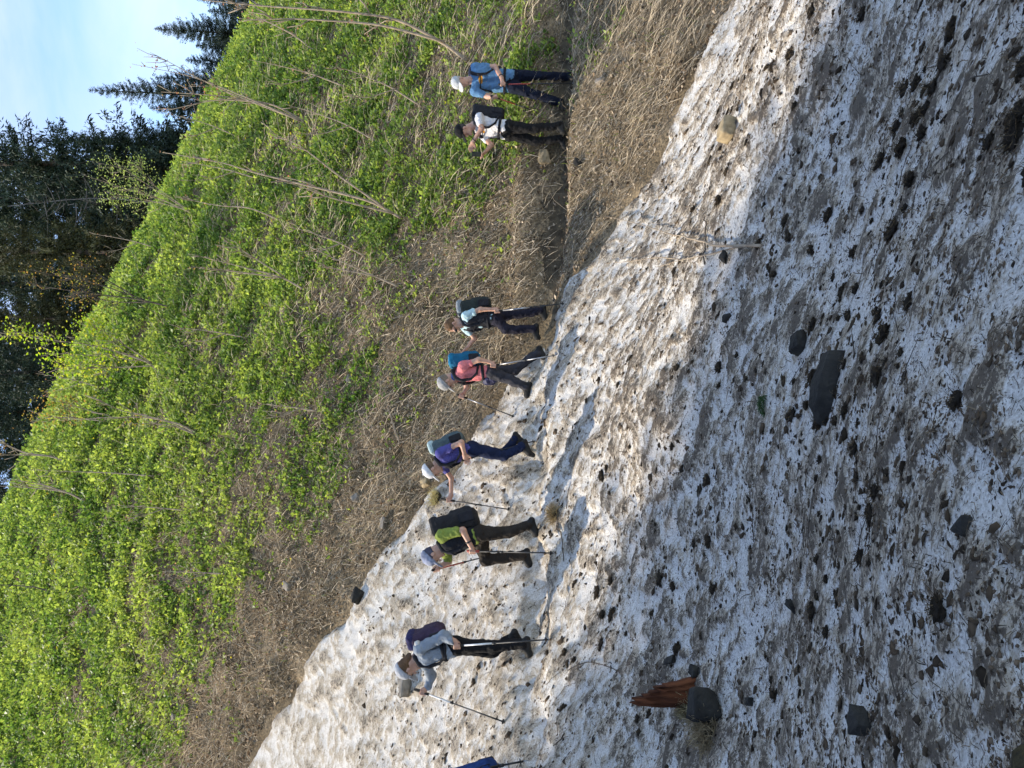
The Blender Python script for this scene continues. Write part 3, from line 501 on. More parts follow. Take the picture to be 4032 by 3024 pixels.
shrub('leafy_shrub', [[(430, 1660), (330, 1650), (200, 1640), (120, 1660)], [(420, 1640), (300, 1600), (180, 1560)]], 'rust and green young shrub left of the bright maple sapling', OL, 420, 0.07, 0.018, 7, 0.6, group='leafy shrubs on the crest', spread=0.2)
shrub('sapling', [[(771, 1710), (700, 1665), (560, 1640), (400, 1645), (230, 1655)], [(760, 1710), (640, 1650), (480, 1620), (360, 1560)], [(771, 1715), (660, 1668), (500, 1668)]], 'clump of thin grey stems on the upper slope', OL, 50, 0.06, 0.022, 5, 0.5, spread=0.08)
shrub('sapling', [[(270, 1825), (200, 1795), (100, 1785), (0, 1740), (-60, 1720)], [(200, 1795), (60, 1790), (-40, 1795)]], 'pale forked sapling leaning over the crest at the top frame edge', OL, 40, 0.06, 0.03, 6, 0.6, spread=0.1)
shrub('sapling', [[(600, 1875), (450, 1862), (250, 1856), (120, 1850)]], 'straight thin sapling stem on the upper slope', None, 0, 0.05, 0.016, 4, 0.4)
shrub('sapling', [[(330, 1975), (260, 1935), (120, 1920), (-40, 1912)], [(300, 1955), (150, 1900), (-30, 1885)]], 'arching bare sapling where the crest leaves the frame', OL, 30, 0.06, 0.026, 5, 0.6, spread=0.1)
shrub('sapling', [[(200, 2330), (120, 2308), (-40, 2300)]], 'bent dark sapling stem at the top left of the slope', None, 0, 0.05, 0.024, 3, 0.4, bark='bark')
shrub('sapling', [[(1560, 1130), (1480, 1090), (1300, 1010), (1200, 960)], [(1480, 1090), (1340, 1060), (1250, 1050)]], 'low thin sapling lying against the slope above the brown haired hiker', BUD, 15, 0.04, 0.016, 4, 0.35, spread=0.04)
for (bx, by, dx, dy_, tx) in [(1010, 705, -300, -70, 'on the upper slope right of the long middle one'), (930, 540, -260, -90, 'high on the slope under the slim pointed spruce'), (1360, 345, -380, -110, 'on the slope above the photographing hiker'), (1480, 560, -360, -150, 'midway between the photographing hiker and the crest'), (1430, 1010, -300, -120, 'on the slope right of the forked one'), (960, 1330, -260, -40, 'left of the forked one'), (1240, 1620, -220, -30, 'on the slope above the purple shirted hiker'), (720, 2010, -260, -20, 'on the upper slope above the yellow green shirted hiker'), (880, 2260, -240, -10, 'on the slope between the two foremost hikers'), (620, 980, -260, -60, 'on the crest right of the rusty budding one'), (400, 1530, -260, -60, 'on the crest left of the bright maple'), (1650, 420, -330, -160, 'just above the cap of the photographing hiker')]:
    shrub('sapling', [[(bx, by), (bx + dx * 0.35, by + dy_ * 0.5), (bx + dx * 0.7, by + dy_ * 0.8), (bx + dx, by + dy_)], [(bx + dx * 0.3, by + dy_ * 0.45), (bx + dx * 0.6, by + dy_ * 0.4 + 30), (bx + dx * 0.85, by + dy_ * 0.5 + 40)]], 'thin bare sapling ' + tx, BUD, 20, 0.04, 0.015, 4, 0.4, spread=0.05)

# ------------------------------------------------------------------ things lying on the snow and the slope
def rock_mesh(seed, dims, sub=3, facets=9, rough=0.05, npt=16, pts=None):
    """angular stone: convex hull of scattered points, lightly worn"""
    import bmesh
    rg = np.random.default_rng(seed); P = rg.uniform(-1, 1, (npt, 3)); P = np.sign(P) * np.abs(P) ** 0.45; P = P if pts is None else np.array(pts, float); b = bmesh.new()
    for p in P: b.verts.new(p)
    r = bmesh.ops.convex_hull(b, input=b.verts[:]); bmesh.ops.delete(b, geom=[v for v in b.verts if not v.link_faces], context='VERTS'); bmesh.ops.dissolve_limit(b, angle_limit=0.18, verts=b.verts[:], edges=b.edges[:])
    bmesh.ops.bevel(b, geom=b.edges[:], offset=0.035, segments=1, profile=0.6, affect='EDGES'); bmesh.ops.triangulate(b, faces=b.faces[:]); bmesh.ops.subdivide_edges(b, edges=[q for q in b.edges if q.calc_length() > 0.25], cuts=2, use_grid_fill=True); bmesh.ops.triangulate(b, faces=b.faces[:]); b.verts.index_update()
    V = np.array([v.co[:] for v in b.verts]); F = np.array([[v.index for v in f.verts] for f in b.faces]); b.free()
    V = V + ((vnoise3(V * 2.6 + seed, 3) - 0.5) * (rough * 2 + 0.12) + (vnoise3(V * 7 + seed, 4) - 0.5) * 0.09)[:, None] * nrm(V); return V / np.abs(V).max(0) * np.asarray(dims) * 0.5, F
def basis(n_):
    x_ = nrm(np.array([1.0, 0, 0]) - n_ * n_[0]); y_ = np.cross(n_, x_); return Matrix(((x_[0], y_[0], n_[0]), (x_[1], y_[1], n_[1]), (x_[2], y_[2], n_[2])))
def place(name, ix, iy, V, F, mat, label, cat, group=None, rot=0.0, sink=0.3, smooth=False, tilt=True, roll=0.0):
    p, d = hit_img(ix, iy); h = V[:, 2].max() - V[:, 2].min(); e = 0.1
    gz = lambda a, b: float(surf_z(np.array([a]), np.array([b]))[0])
    n_ = norm_at(np.array([p[0]]), np.array([p[1]]))[0] if tilt else np.array([0, 0, 1.0])
    o = link(name, mesh_np(name, V, F, smooth=smooth), mat); q = basis(n_) @ Matrix.Rotation(rot, 3, 'Z') @ Matrix.Rotation(roll, 3, 'Y')
    o.rotation_euler = q.to_euler(); o.location = (p[0], p[1], gz(p[0], p[1])) + n_ * h * (0.5 - sink); return tag(o, label, cat, group)
def px(npx, d): return npx / 3.9375 / FPX * d
d_ = hit_img(3270, 1530)[1]; V, F = rock_mesh(14, (px(310, d_), px(120, d_), px(105, d_)), rough=0.03, pts=[(1, -0.7, -0.8), (0.95, 0.5, -0.8), (0.9, -0.5, 0.55), (0.8, 0.5, 0.7), (0.3, -1, -0.7), (0.2, 0.8, -0.8), (0.1, -0.75, 0.8), (0.0, 0.6, 1), (-0.5, -0.9, -0.7), (-0.6, 0.6, -0.8), (-0.55, -0.6, 0.6), (-0.6, 0.4, 0.8), (-1, -0.3, -0.5), (-0.95, 0.1, 0.3)])
place('rock', 3285, 1525, V, F, M['stone_dark'], 'long dark slab of rock lying on the snow in the foreground', 'rock', rot=-0.12, sink=0.22)
d_ = hit_img(3160, 1350)[1]; V, F = rock_mesh(12, (px(85, d_), px(80, d_), px(60, d_)), 3, 10, 0.1)
place('rock', 3165, 1352, V, F, M['stone_dark'], 'fist sized dark stone beside the long dark slab', 'rock', rot=0.4, sink=0.2)
d_ = hit_img(2890, 520)[1]; V, F = box_vf(); V = nrm(V) * 0.25 + V * 0.75; V = V + (vnoise3(V * 1.7, 4)[:, None] - 0.5) * 0.35; V = V / np.abs(V).max(0) * np.array([px(95, d_), px(80, d_), px(60, d_)]) / 2
place('rock', 2885, 515, V, F, M['stone_tan'], 'sunlit tan block of stone on the snow below the path', 'rock', rot=0.25, sink=0.15)
d_ = hit_img(2840, 2800)[1]; V, F = rock_mesh(91, (px(135, d_), px(115, d_), px(130, d_)), rough=0.08, npt=20)
place('rock', 2830, 2790, V, F, M['stone_dark'], 'squarish dark stone leaning against the red rotten wood', 'rock', rot=0.5, sink=0.12)
for j, (ix, iy, a, b, c_, lb) in enumerate([(2745, 2640, 60, 45, 30, 'flat grey stone just right of the red rotten wood'), (2650, 2600, 95, 32, 25, 'thin dark flake of stone above the red rotten wood'), (3425, 2850, 120, 95, 85, 'blocky dark stone near the lower left corner'), (3800, 2060, 95, 90, 60, 'rounded mossy dark stone on the lowest part of the snow'),
        (2875, 1245, 35, 60, 30, 'small upright grey stone left of the forked branch'), (2860, 1015, 55, 40, 30, 'dark stone under the forked branch'), (3130, 2385, 75, 40, 30, 'flat grey stone between dark turf clumps'), (2960, 2765, 60, 40, 25, 'brownish stone below the squarish dark stone')]):
    d_ = hit_img(ix, iy)[1]; V, F = rock_mesh(30 + j, (px(b, d_), px(a, d_), px(c_, d_)), 2, 9, 0.08); place('rock', ix, iy, V, F, M['stone_dark'], lb, 'rock', rot=0.5 * j, sink=0.25)
for j, (ix, iy, a, mt, lb) in enumerate([(2195, 628, 62, 'stone_tan', 'pale tan stone on the path bank beside the photographing hiker'), (2290, 645, 40, 'stone_dark', 'dark stone below the path at the photographing hiker'), (1690, 1905, 48, 'stone_tan', 'tan stone at the snow edge behind the white capped hiker'), (1425, 2345, 58, 'stone_dark', 'dark block at the upper snow edge between two hikers'), (1530, 2062, 50, 'stone_grey', 'grey stone on the brown strip above the snow edge'),
        (1140, 2310, 44, 'stone_grey', 'pale stone high on the brown strip'), (700, 2665, 30, 'stone_grey', 'small light stone on the upper left slope'), (695, 2820, 34, 'stone_grey', 'light stone near the left end of the slope'), (1410, 1960, 40, 'stone_grey', 'light grey stone among straw on the slope'), (2370, 318, 40, 'stone_grey', 'round stone in the dry grass below the blue shirted hiker'), (1385, 1490, 32, 'stone_grey', 'small pale stone in the green slope above the pink hiker')]):
    d_ = hit_img(ix, iy)[1]; V, F = rock_mesh(50 + j, (px(a, d_), px(a * 0.8, d_), px(a * 0.75, d_)), 2, 9, 0.08); place('rock', ix, iy, V, F, M[mt], lb, 'rock', rot=0.9 * j, sink=0.25)
d_ = hit_img(1640, 2720)[1]; V, F = rock_mesh(77, (px(78, d_), px(60, d_), px(58, d_)), 3, 12, 0.06); place('rock', 1606, 2708, V, F, M['stone_grey'], 'brown grey boulder on the snow right behind the bowed grey head', 'rock', rot=0.3, sink=0.1)
# red rotten wood, standing splinter with a torn top
d_ = hit_img(2740, 2720)[1]; p, _ = hit_img(2735, 2722); H_ = px(280, d_); Wd_ = px(118, d_); prof = [0.86, 1.0, 0.9, 0.96, 0.78, 0.84, 0.70, 0.74, 0.60, 0.66, 0.50, 0.55]; nc = len(prof); Vw = []; Fw = []; nzv = 9; nd = 5
def wood_pt(i, j, k): u = i / (nc - 1); zt = (k / (nzv - 1)); dep = (j / (nd - 1) - 0.5); g = 0.014 * math.sin(i * 2.3 + j) + 0.010 * math.sin(i * 5.1 + k * 0.9) + 0.006 * math.sin(k * 3.7 + i); return ((u - 0.5) * Wd_ * (1.0 - 0.25 * zt) - zt * px(30, d_), dep * Wd_ * 0.5 * (1 - 0.3 * zt) + g, zt * H_ * prof[i] * (1 - 0.10 * abs(dep) * (i % 3)))
ids = {}
for i in range(nc):
    for j in range(nd):
        for k in range(nzv):
            if i in (0, nc - 1) or j in (0, nd - 1) or k in (0, nzv - 1): ids[i, j, k] = len(Vw); Vw.append(wood_pt(i, j, k))
for i in range(nc - 1):
    for k in range(nzv - 1):
        for j in (0, nd - 1): q = (ids[i, j, k], ids[i + 1, j, k], ids[i + 1, j, k + 1], ids[i, j, k + 1]); Fw.append(q if j == 0 else q[::-1])
    for j in range(nd - 1):
        for k in (0, nzv - 1): q = (ids[i, j, k], ids[i, j + 1, k], ids[i + 1, j + 1, k], ids[i + 1, j, k]); Fw.append(q if k == 0 else q[::-1])
for j in range(nd - 1):
    for k in range(nzv - 1):
        for i in (0, nc - 1): q = (ids[i, j, k], ids[i, j, k + 1], ids[i, j + 1, k + 1], ids[i, j + 1, k]); Fw.append(q if i == 0 else q[::-1])
o = link('wood_splinter', mesh_np('wood_splinter', np.array(Vw), np.array(Fw)), M['redwood']); o.location = p - np.array([0, 0, 0.04]); o.rotation_euler = (-0.3, 0.05, 0.1); tag(o, 'red brown rotten wood splinter standing in the snow', 'wood')
# tufts of dry grass and turf clumps
def blades(n, R_, L_, rg, up=0.5, w=0.0022):
    P = nrm(rg.normal(0, 1, (n, 3))); P[:, 2] = np.abs(P[:, 2]); P = P * R_ * np.array([1, 1, 0.7]) * rg.random((n, 1)) ** 0.4; A = nrm(P / R_ * 0.5 + rg.normal(0, 0.8, (n, 3)) + np.array([0, 0, up])); L = L_ * (0.4 + 0.8 * rg.random(n)); S = nrm(np.cross(A, rg.normal(0, 1, (n, 3)))); B = P + A * (L * 0.5)[:, None]; C = B + nrm(A + rg.normal(0, 0.5, (n, 3))) * (L * 0.5)[:, None]; S = S * w
    V = np.stack([P - S, P + S, B + S, B - S, C + S * 0.4, C - S * 0.4], 1).reshape(-1, 3); b = np.arange(n)[:, None] * 6; return V, np.concatenate([b + np.array([0, 1, 2, 3]), b + np.array([3, 2, 4, 5])])
def tuft(ix, iy, Rr, Lr, n, label, colr, seed):
    p, d = hit_img(ix, iy); rg = np.random.default_rng(seed); V, F = blades(n, Rr, Lr, rg, 0.2, 0.0028); c = np.array(colr) * (0.5 + 0.9 * rg.random((n, 1))); me = mesh_np('grass_tuft', V, F, col=np.repeat(c, 6, 0)); e = empty('grass_tuft', p, label, 'grass tuft'); o = link('blades', me, M['dry'], e); o['kind'] = 'stuff'
    V, F = ico(2); V = V * (0.75 + 0.5 * vnoise3(V * 2 + seed, 2))[:, None] * Rr * np.array([0.8, 0.8, 0.5]); link('root_ball', mesh_np('root_ball', V, F, smooth=True), M['turf'], e); return e
p_, d_ = hit_img(2790, 2870)
tuft(2800, 2880, px(75, d_), 0.12, 900, 'shaggy tan grass tuft below the red rotten wood', (0.28, 0.22, 0.13), 3)
tuft(2720, 2790, px(55, d_), 0.10, 500, 'dry grass tuft wedged between the red wood and the square stone', (0.24, 0.2, 0.11), 4)
tuft(2190, 2030, 0.10, 0.16, 500, 'dry grass tuft at the boots of the yellow green shirted hiker', (0.30, 0.23, 0.12), 5)
tuft(1725, 1960, 0.12, 0.16, 350, 'pale grass tuft on the snow edge behind the white capped hiker', (0.42, 0.36, 0.15), 6)
CL = []
for s in range(6):
    rg = np.random.default_rng(200 + s); V, F = ico(3); V = V * (0.05 + 1.0 * vnoise3(V * 2.4 + s * 7, 2) ** 1.4 + 0.75 * vnoise3(V * 6 + s, 5))[:, None] * np.array([1.0, 0.85, 0.42]); body = mesh_np('turf_clump', V, F); body.materials.append(M['turf'])
    Vb, Fb = blades(60, 0.9, 0.95, rg, 0.0, 0.022); cc = np.array([0.16, 0.115, 0.065]) * (0.2 + 1.0 * rg.random((60, 1)) ** 2); bl = mesh_np('grass_blades', Vb, Fb, col=np.repeat(cc, 6, 0)); bl.materials.append(M['dry']); CL.append((body, bl))
x, y, r = frustum_pts(5000, 2.0, 9.0, 0.52, 0.2); cl = fbm2(x * 2.2, y * 2.2, 211, 3); k = (edge_sd(x, y) > 0.4) & (rng.random(len(x)) < sstep(0.40, 0.62, cl)); x, y, r = x[k][:290], y[k][:290], r[k][:290]
pn_, _ = path_sd(x, y); zz = surf_z(x, y); nv = norm_at(x, y)
for i in range(len(x)):
    if abs(pn_[i]) < 0.35: continue
    s = (0.014 + 0.036 * rng.random() ** 2.4) * (0.85 + 0.07 * r[i]); b, bl = CL[i % 6]
    o = link('turf_clump', b); o.location = (x[i], y[i], zz[i] + s * 0.10); o.rotation_euler = (basis(nv[i]) @ Matrix.Rotation(rng.normal(0.2, 0.7), 3, 'Z')).to_euler(); sx = 0.8 + 0.5 * rng.random(); o.scale = (s * sx, s, s)
    tag(o, 'dark clump of torn turf and roots lying on the dirty snow', 'turf clump', 'dark turf clumps strewn over the snow'); c2 = link('grass_blades', bl, None, o); c2['kind'] = 'stuff'
CLUMPS = [o for o in COL.objects if o.name.split('.')[0] == 'turf_clump' and o.parent is None]; used = set()
for q in [o for o in COL.objects if o.parent is None and o.get('category') in ('rock', 'wood', 'grass tuft') and o.location.y < 9.5]:
    near = sorted((c_ for c_ in CLUMPS if c_.name not in used), key=lambda c_: (c_.location - q.location).length)[:2]
    for w_, c_ in zip(('closest', 'second closest'), near):
        if (c_.location - q.location).length < 0.7: used.add(c_.name); c_['label'] = ' '.join(('dark turf clump ' + w_ + ' to the ' + q['label']).split()[:16])
# small dirt: crumbs, needles, twigs
def crumbs(n, a, b, p, smin, smax, cl0):
    x, y, r = frustum_pts(n, a, b, 0.56, p); cl = fbm2(x * 2.6, y * 2.6, 311, 4) * 0.6 + 0.4 * vnoise2(x * 9, y * 9, 5); k = (edge_sd(x, y) > 0.05) & (rng.random(len(x)) < sstep(cl0, cl0 + 0.3, cl)); x, y, r = x[k], y[k], r[k]; N = len(x); z, _ = snow_z(x, y); n_ = norm_at(x, y)
    s = (smin + (smax - smin) * rng.random(N) ** 2.5) * (0.6 + 0.14 * r); oc = np.array([(1, 0, 0), (0, 1, 0), (-1, 0, 0), (0, -1, 0), (0, 0, 1), (0, 0, -1)], float); th = rng.normal(0.2, 0.9, N); ct, st = np.cos(th), np.sin(th); V = oc[None] * (0.35 + 1.1 * rng.random((N, 6, 1))); V = V * np.array([1.35, 0.9, 0.5]); V = np.stack([V[..., 0] * ct[:, None] - V[..., 1] * st[:, None], V[..., 0] * st[:, None] + V[..., 1] * ct[:, None], V[..., 2]], -1)
    V[..., 2] += -(n_[:, None, 0] * V[..., 0] + n_[:, None, 1] * V[..., 1]) / n_[:, None, 2]; V = V * s[:, None, None] + np.stack([x, y, z], -1)[:, None]; f = np.array([(0, 1, 4), (1, 2, 4), (2, 3, 4), (3, 0, 4), (1, 0, 5), (2, 1, 5), (3, 2, 5), (0, 3, 5)]); F = (np.arange(N)[:, None, None] * 6 + f).reshape(-1, 3); tn = rng.random((N, 1)); c = (1 - tn) * np.array([0.028, 0.02, 0.014]) + tn * np.array([0.16, 0.115, 0.075]); return V.reshape(-1, 3), F, np.repeat(c, 6, 0)
V, F, c = crumbs(60000, 1.7, 13, 0.12, 0.0016, 0.013, 0.36)
tag(link('dirt_crumbs', mesh_np('dirt_crumbs', V, F, col=c), M['dirt']), 'dark crumbs of earth and bark scattered over the snow', 'dirt', None, 'stuff')
N = 5200; x, y, r = frustum_pts(N, 1.8, 13, 0.56, 0.15); cl = fbm2(x * 2.0, y * 2.0, 411, 4); k = (edge_sd(x, y) > 0.1) & (rng.random(N) < sstep(0.38, 0.58, cl)); x, y, r = x[k], y[k], r[k]; N = len(x); V0, F0 = ico(1); z = snow_z(x, y)[0]; n_ = norm_at(x, y)
sz = (0.005 + 0.020 * rng.random(N) ** 2.2) * (0.7 + 0.11 * r); dsp = 0.25 + 1.5 * rng.random((N, len(V0))) ** 1.3; th = rng.random(N) * 6.28; Vv = V0[None] * dsp[..., None] * np.array([1.25, 0.8, 0.45]); ct, st = np.cos(th)[:, None], np.sin(th)[:, None]; Vv = np.stack([Vv[..., 0] * ct - Vv[..., 1] * st, Vv[..., 0] * st + Vv[..., 1] * ct, Vv[..., 2]], -1); Vv[..., 2] += -(n_[:, None, 0] * Vv[..., 0] + n_[:, None, 1] * Vv[..., 1]) / n_[:, None, 2]
Vv = Vv * sz[:, None, None] + np.stack([x, y, z], -1)[:, None]; F = (np.arange(N)[:, None, None] * len(V0) + F0).reshape(-1, 3); tn = rng.random((N, 1)); c = (1 - tn) * np.array([0.022, 0.016, 0.011]) + tn * np.array([0.085, 0.06, 0.038]); c = np.repeat(c, len(V0), 0) * (0.6 + 0.8 * rng.random((N * len(V0), 1)))
tag(link('turf_crumbs', mesh_np('turf_crumbs', Vv.reshape(-1, 3), F, col=c), M['dirt']), 'small torn bits of turf and soil sprinkled over the snow', 'dirt', None, 'stuff')
x, y, r = frustum_pts(16000, 1.7, 13, 0.56, 0.15); k = edge_sd(x, y) > 0.05; x, y, r = x[k], y[k], r[k]; N = len(x); n_ = norm_at(x, y); th = rng.normal(0.15, 1.1, N); A = np.stack([np.cos(th), np.sin(th), np.zeros(N)], -1); A = nrm(A - n_ * (A * n_).sum(1, keepdims=True) + n_ * rng.normal(0.1, 0.2, (N, 1))); S = nrm(np.cross(A, n_)); L = (0.012 + 0.06 * rng.random(N) ** 3) * (0.5 + 0.15 * r); w_ = (0.0009 + 0.0012 * rng.random(N)) * (0.6 + 0.16 * r)
P0 = np.stack([x, y, snow_z(x, y)[0] + 0.004], -1); B = P0 + A * (L * 0.5)[:, None] + S * (L * rng.normal(0, 0.12, N))[:, None] + n_ * (L * 0.1)[:, None]; C = P0 + A * L[:, None]; sw = S * w_[:, None]
V = np.stack([P0 - sw, P0 + sw, B + sw, B - sw, C + sw * 0.4, C - sw * 0.4], 1).reshape(-1, 3); b6 = np.arange(N)[:, None] * 6; F = np.concatenate([b6 + np.array([0, 1, 2, 3]), b6 + np.array([3, 2, 4, 5])]); tn = rng.random((N, 1)) ** 2; c = (1 - tn) * np.array([0.035, 0.026, 0.018]) + tn * np.array([0.22, 0.165, 0.1])
tag(link('needle_litter', mesh_np('needle_litter', V, F, col=np.repeat(c, 6, 0)), M['dry']), 'fine needles and grass bits sprinkled over the snow', 'litter', None, 'stuff')
def snow_line(pts, lift=0.012):
    P = np.array([hit_img(*q)[0] for q in pts]); t = np.linspace(0, 1, len(P)); t2 = np.linspace(0, 1, len(P) * 4); P = np.stack([np.interp(t2, t, P[:, i]) for i in range(3)], -1)
    for _ in range(2): P[1:-1] = 0.25 * P[:-2] + 0.5 * P[1:-1] + 0.25 * P[2:]
    P[:, 2] = np.maximum(P[:, 2], surf_z(P[:, 0], P[:, 1])) + lift; return P
def Z8(zx, zy): return 2400 + zx / 2.765, 600 + zy / 2.765
mb = MB(); A1 = snow_line([Z8(*q) for q in [(1710, 1015), (1400, 1020), (1200, 1018), (1050, 960), (870, 910), (720, 900), (540, 835), (200, 740), (0, 700)]], 0.04); add_tube(mb, A1, np.linspace(0.012, 0.003, len(A1)), 6)
A2 = snow_line([Z8(*q) for q in [(1500, 1020), (1350, 1055), (1100, 1120), (850, 1160), (550, 1250)]], 0.03); add_tube(mb, A2, np.linspace(0.010, 0.003, len(A2)), 6)
A3 = snow_line([Z8(*q) for q in [(800, 1165), (560, 1140), (300, 1180), (0, 1210)]], 0.03); add_tube(mb, A3, np.linspace(0.007, 0.003, len(A3)), 5)
tag(mb.build('fallen_branch', M['palebark'], smooth=True), 'pale forked branch with a broken end lying on the snow', 'branch')
mb = MB(); A1 = snow_line([Z8(*q) for q in [(1060, 1220), (1085, 950), (1100, 800), (1065, 700)]], 0.02); add_tube(mb, A1, np.linspace(0.008, 0.004, len(A1)), 5); tag(mb.build('twig', M['bark'], smooth=True), 'dark twig crossing under the pale forked branch', 'twig')
mb = MB(); A1 = snow_line([(2213, 1980), (2210, 2083), (2230, 2205)], 0.012); add_tube(mb, A1, 0.006, 5); tag(mb.build('twig', M['bark'], smooth=True), 'curved black twig below the boots of the yellow green shirted hiker', 'twig')
mb = MB(); A1 = snow_line([(2240, 2640), (2330, 2600), (2440, 2640)], 0.01); add_tube(mb, A1, 0.005, 5); tag(mb.build('twig', M['bark'], smooth=True), 'arched thin twig between the grey hiker and the red wood', 'twig')
mb = MB(); A1 = snow_line([(1545, 1600), (1560, 1680), (1590, 1750)], 0.03); add_tube(mb, A1, [0.02] * (len(A1) - 2) + [0.012, 0.008], 6); tag(mb.build('fallen_branch', M['palebark'], smooth=True), 'bent pale branch on the straw slope behind the purple shirted hiker', 'branch')
mb = MB(); A1 = snow_line([(2390, 150), (2460, 60)], 0.04); add_tube(mb, A1, 0.007, 5); tag(mb.build('fallen_branch', M['palebark'], smooth=True), 'straight pale stick in the dry grass below the path', 'branch')
x, y, r = frustum_pts(900, 2.2, 9, 0.5, 0.2); k = edge_sd(x, y) > 0.3; x, y, r = x[k][:110], y[k][:110], r[k][:110]; zt = surf_z(x, y)
TW = []
for s in range(5):
    mb = MB(); rg = np.random.default_rng(500 + s); t = np.linspace(0, 1, 6); P = np.stack([t - 0.5, 0.12 * np.cumsum(rg.normal(0, 0.5, 6)) * 0.5, 0.03 * np.sin(t * 3.1)], -1); add_tube(mb, P, np.linspace(0.016, 0.006, 6), 5); add_tube(mb, [P[2], P[2] + np.array([0.14, 0.13 * (-1) ** s, 0.03])], [0.009, 0.004], 4); me = mesh_np('twig', np.concatenate(mb.V), [np.concatenate(mb.F4), np.concatenate(mb.F3)], smooth=True); me.materials.append(M['bark']); TW.append(me)
nv = norm_at(x, y)
for i in range(len(x)):
    o = link('twig', TW[i % 5]); L = (0.07 + 0.16 * rng.random()) * (0.6 + 0.1 * r[i]); o.location = (x[i], y[i], zt[i] + 0.012); o.scale = (L, L, L); o.rotation_euler = (basis(nv[i]) @ Matrix.Rotation(rng.normal(0.1, 0.9), 3, 'Z')).to_euler(); tag(o, 'short dark twig lying on the dirty snow', 'twig', 'twigs strewn over the snow')
# green conifer sprig
p, d = hit_img(3020, 1555); mb = MB(); ax = np.stack([np.linspace(0, -0.13, 6), np.zeros(6), 0.02 + 0.03 * np.sin(np.linspace(0, 3, 6))], -1); add_tube(mb, ax, 0.003, 4, (0.1, 0.07, 0.04)); n_ = 260; t = rng.random(n_); P = np.stack([-0.13 * t, np.zeros(n_), 0.02 + 0.03 * np.sin(3 * t)], -1); A = nrm(rng.normal(0, 1, (n_, 3)) + np.array([-0.6, 0, 0.3])); S = nrm(np.cross(A, rng.normal(0, 1, (n_, 3)))); V, F = leafmesh(P, A, S, np.full(n_, 0.035), np.full(n_, 0.005)); mb.add(V, F, (0.04, 0.085, 0.025)); o = mb.build('conifer_sprig', M['needle']); o.location = p; o.rotation_euler = (0, 0, 0.3); tag(o, 'small green conifer sprig on the snow above the long dark slab', 'sprig')
# mossy log in the lower left corner
mb = MB(); a, _ = hit_img(4020, 2800); b, _ = hit_img(3940, 3080); dr = nrm(b - a); a = a - dr * 0.05; P = np.array([a + (b - a) * t for t in np.linspace(0, 1.6, 9)]) + np.array([-0.09, -0.16, -0.02]); add_tube(mb, P, 0.12 + 0.012 * rng.normal(0, 1, 9), 12); M['moss'] = mat_noise('mossy_bark', (0.03, 0.024, 0.014), (0.085, 0.07, 0.03), 18, 0.95, 1.0, 60); tag(mb.build('mossy_log', M['moss'], smooth=True), 'mossy brown log cut by the lower left corner of the frame', 'log')
# ------------------------------------------------------------------ people: bodies grown from smooth-blended limbs
def surfnet(Fd, org, h):
    s = Fd < 0; c = np.zeros(tuple(np.array(Fd.shape) - 1), np.int8)
    for a in (0, 1):
        for b in (0, 1):
            for d in (0, 1): c += s[a:a + c.shape[0], b:b + c.shape[1], d:d + c.shape[2]]
    act = (c > 0) & (c < 8); ai = np.argwhere(act); idx = np.full(act.shape, -1, np.int32); idx[tuple(ai.T)] = np.arange(len(ai)); off = [(a, b, d) for a in (0, 1) for b in (0, 1) for d in (0, 1)]
    vals = np.stack([Fd[ai[:, 0] + o[0], ai[:, 1] + o[1], ai[:, 2] + o[2]] for o in off], 1); acc = np.zeros((len(ai), 3)); cnt = np.zeros(len(ai))
    for i in range(8):
        for j in range(i + 1, 8):
            if sum(abs(off[i][k] - off[j][k]) for k in range(3)) != 1: continue
            m_ = (vals[:, i] < 0) != (vals[:, j] < 0); t = vals[m_, i] / (vals[m_, i] - vals[m_, j]); pi = np.array(off[i], float); pj = np.array(off[j], float); acc[m_] += pi + t[:, None] * (pj - pi); cnt[m_] += 1
    V = org + h * (ai + acc / cnt[:, None]); Fs = []
    for ax in range(3):
        sl0 = [slice(None)] * 3; sl1 = [slice(None)] * 3; sl0[ax] = slice(0, -1); sl1[ax] = slice(1, None); ch = s[tuple(sl0)] != s[tuple(sl1)]; e = np.argwhere(ch); o1, o2 = [k for k in range(3) if k != ax]; e = e[(e[:, o1] > 0) & (e[:, o2] > 0) & (e[:, o1] < act.shape[o1]) & (e[:, o2] < act.shape[o2])]
        if not len(e): continue
        q = []
        for (da, db) in ((-1, -1), (0, -1), (0, 0), (-1, 0)):
            f = e.copy(); f[:, o1] += da; f[:, o2] += db; q.append(idx[tuple(f.T)])
        q = np.stack(q, 1); neg = s[tuple(e.T)]; flip = neg if ax != 1 else ~neg; q[~flip] = q[~flip][:, ::-1]; Fs.append(q)
    return V, np.concatenate(Fs)
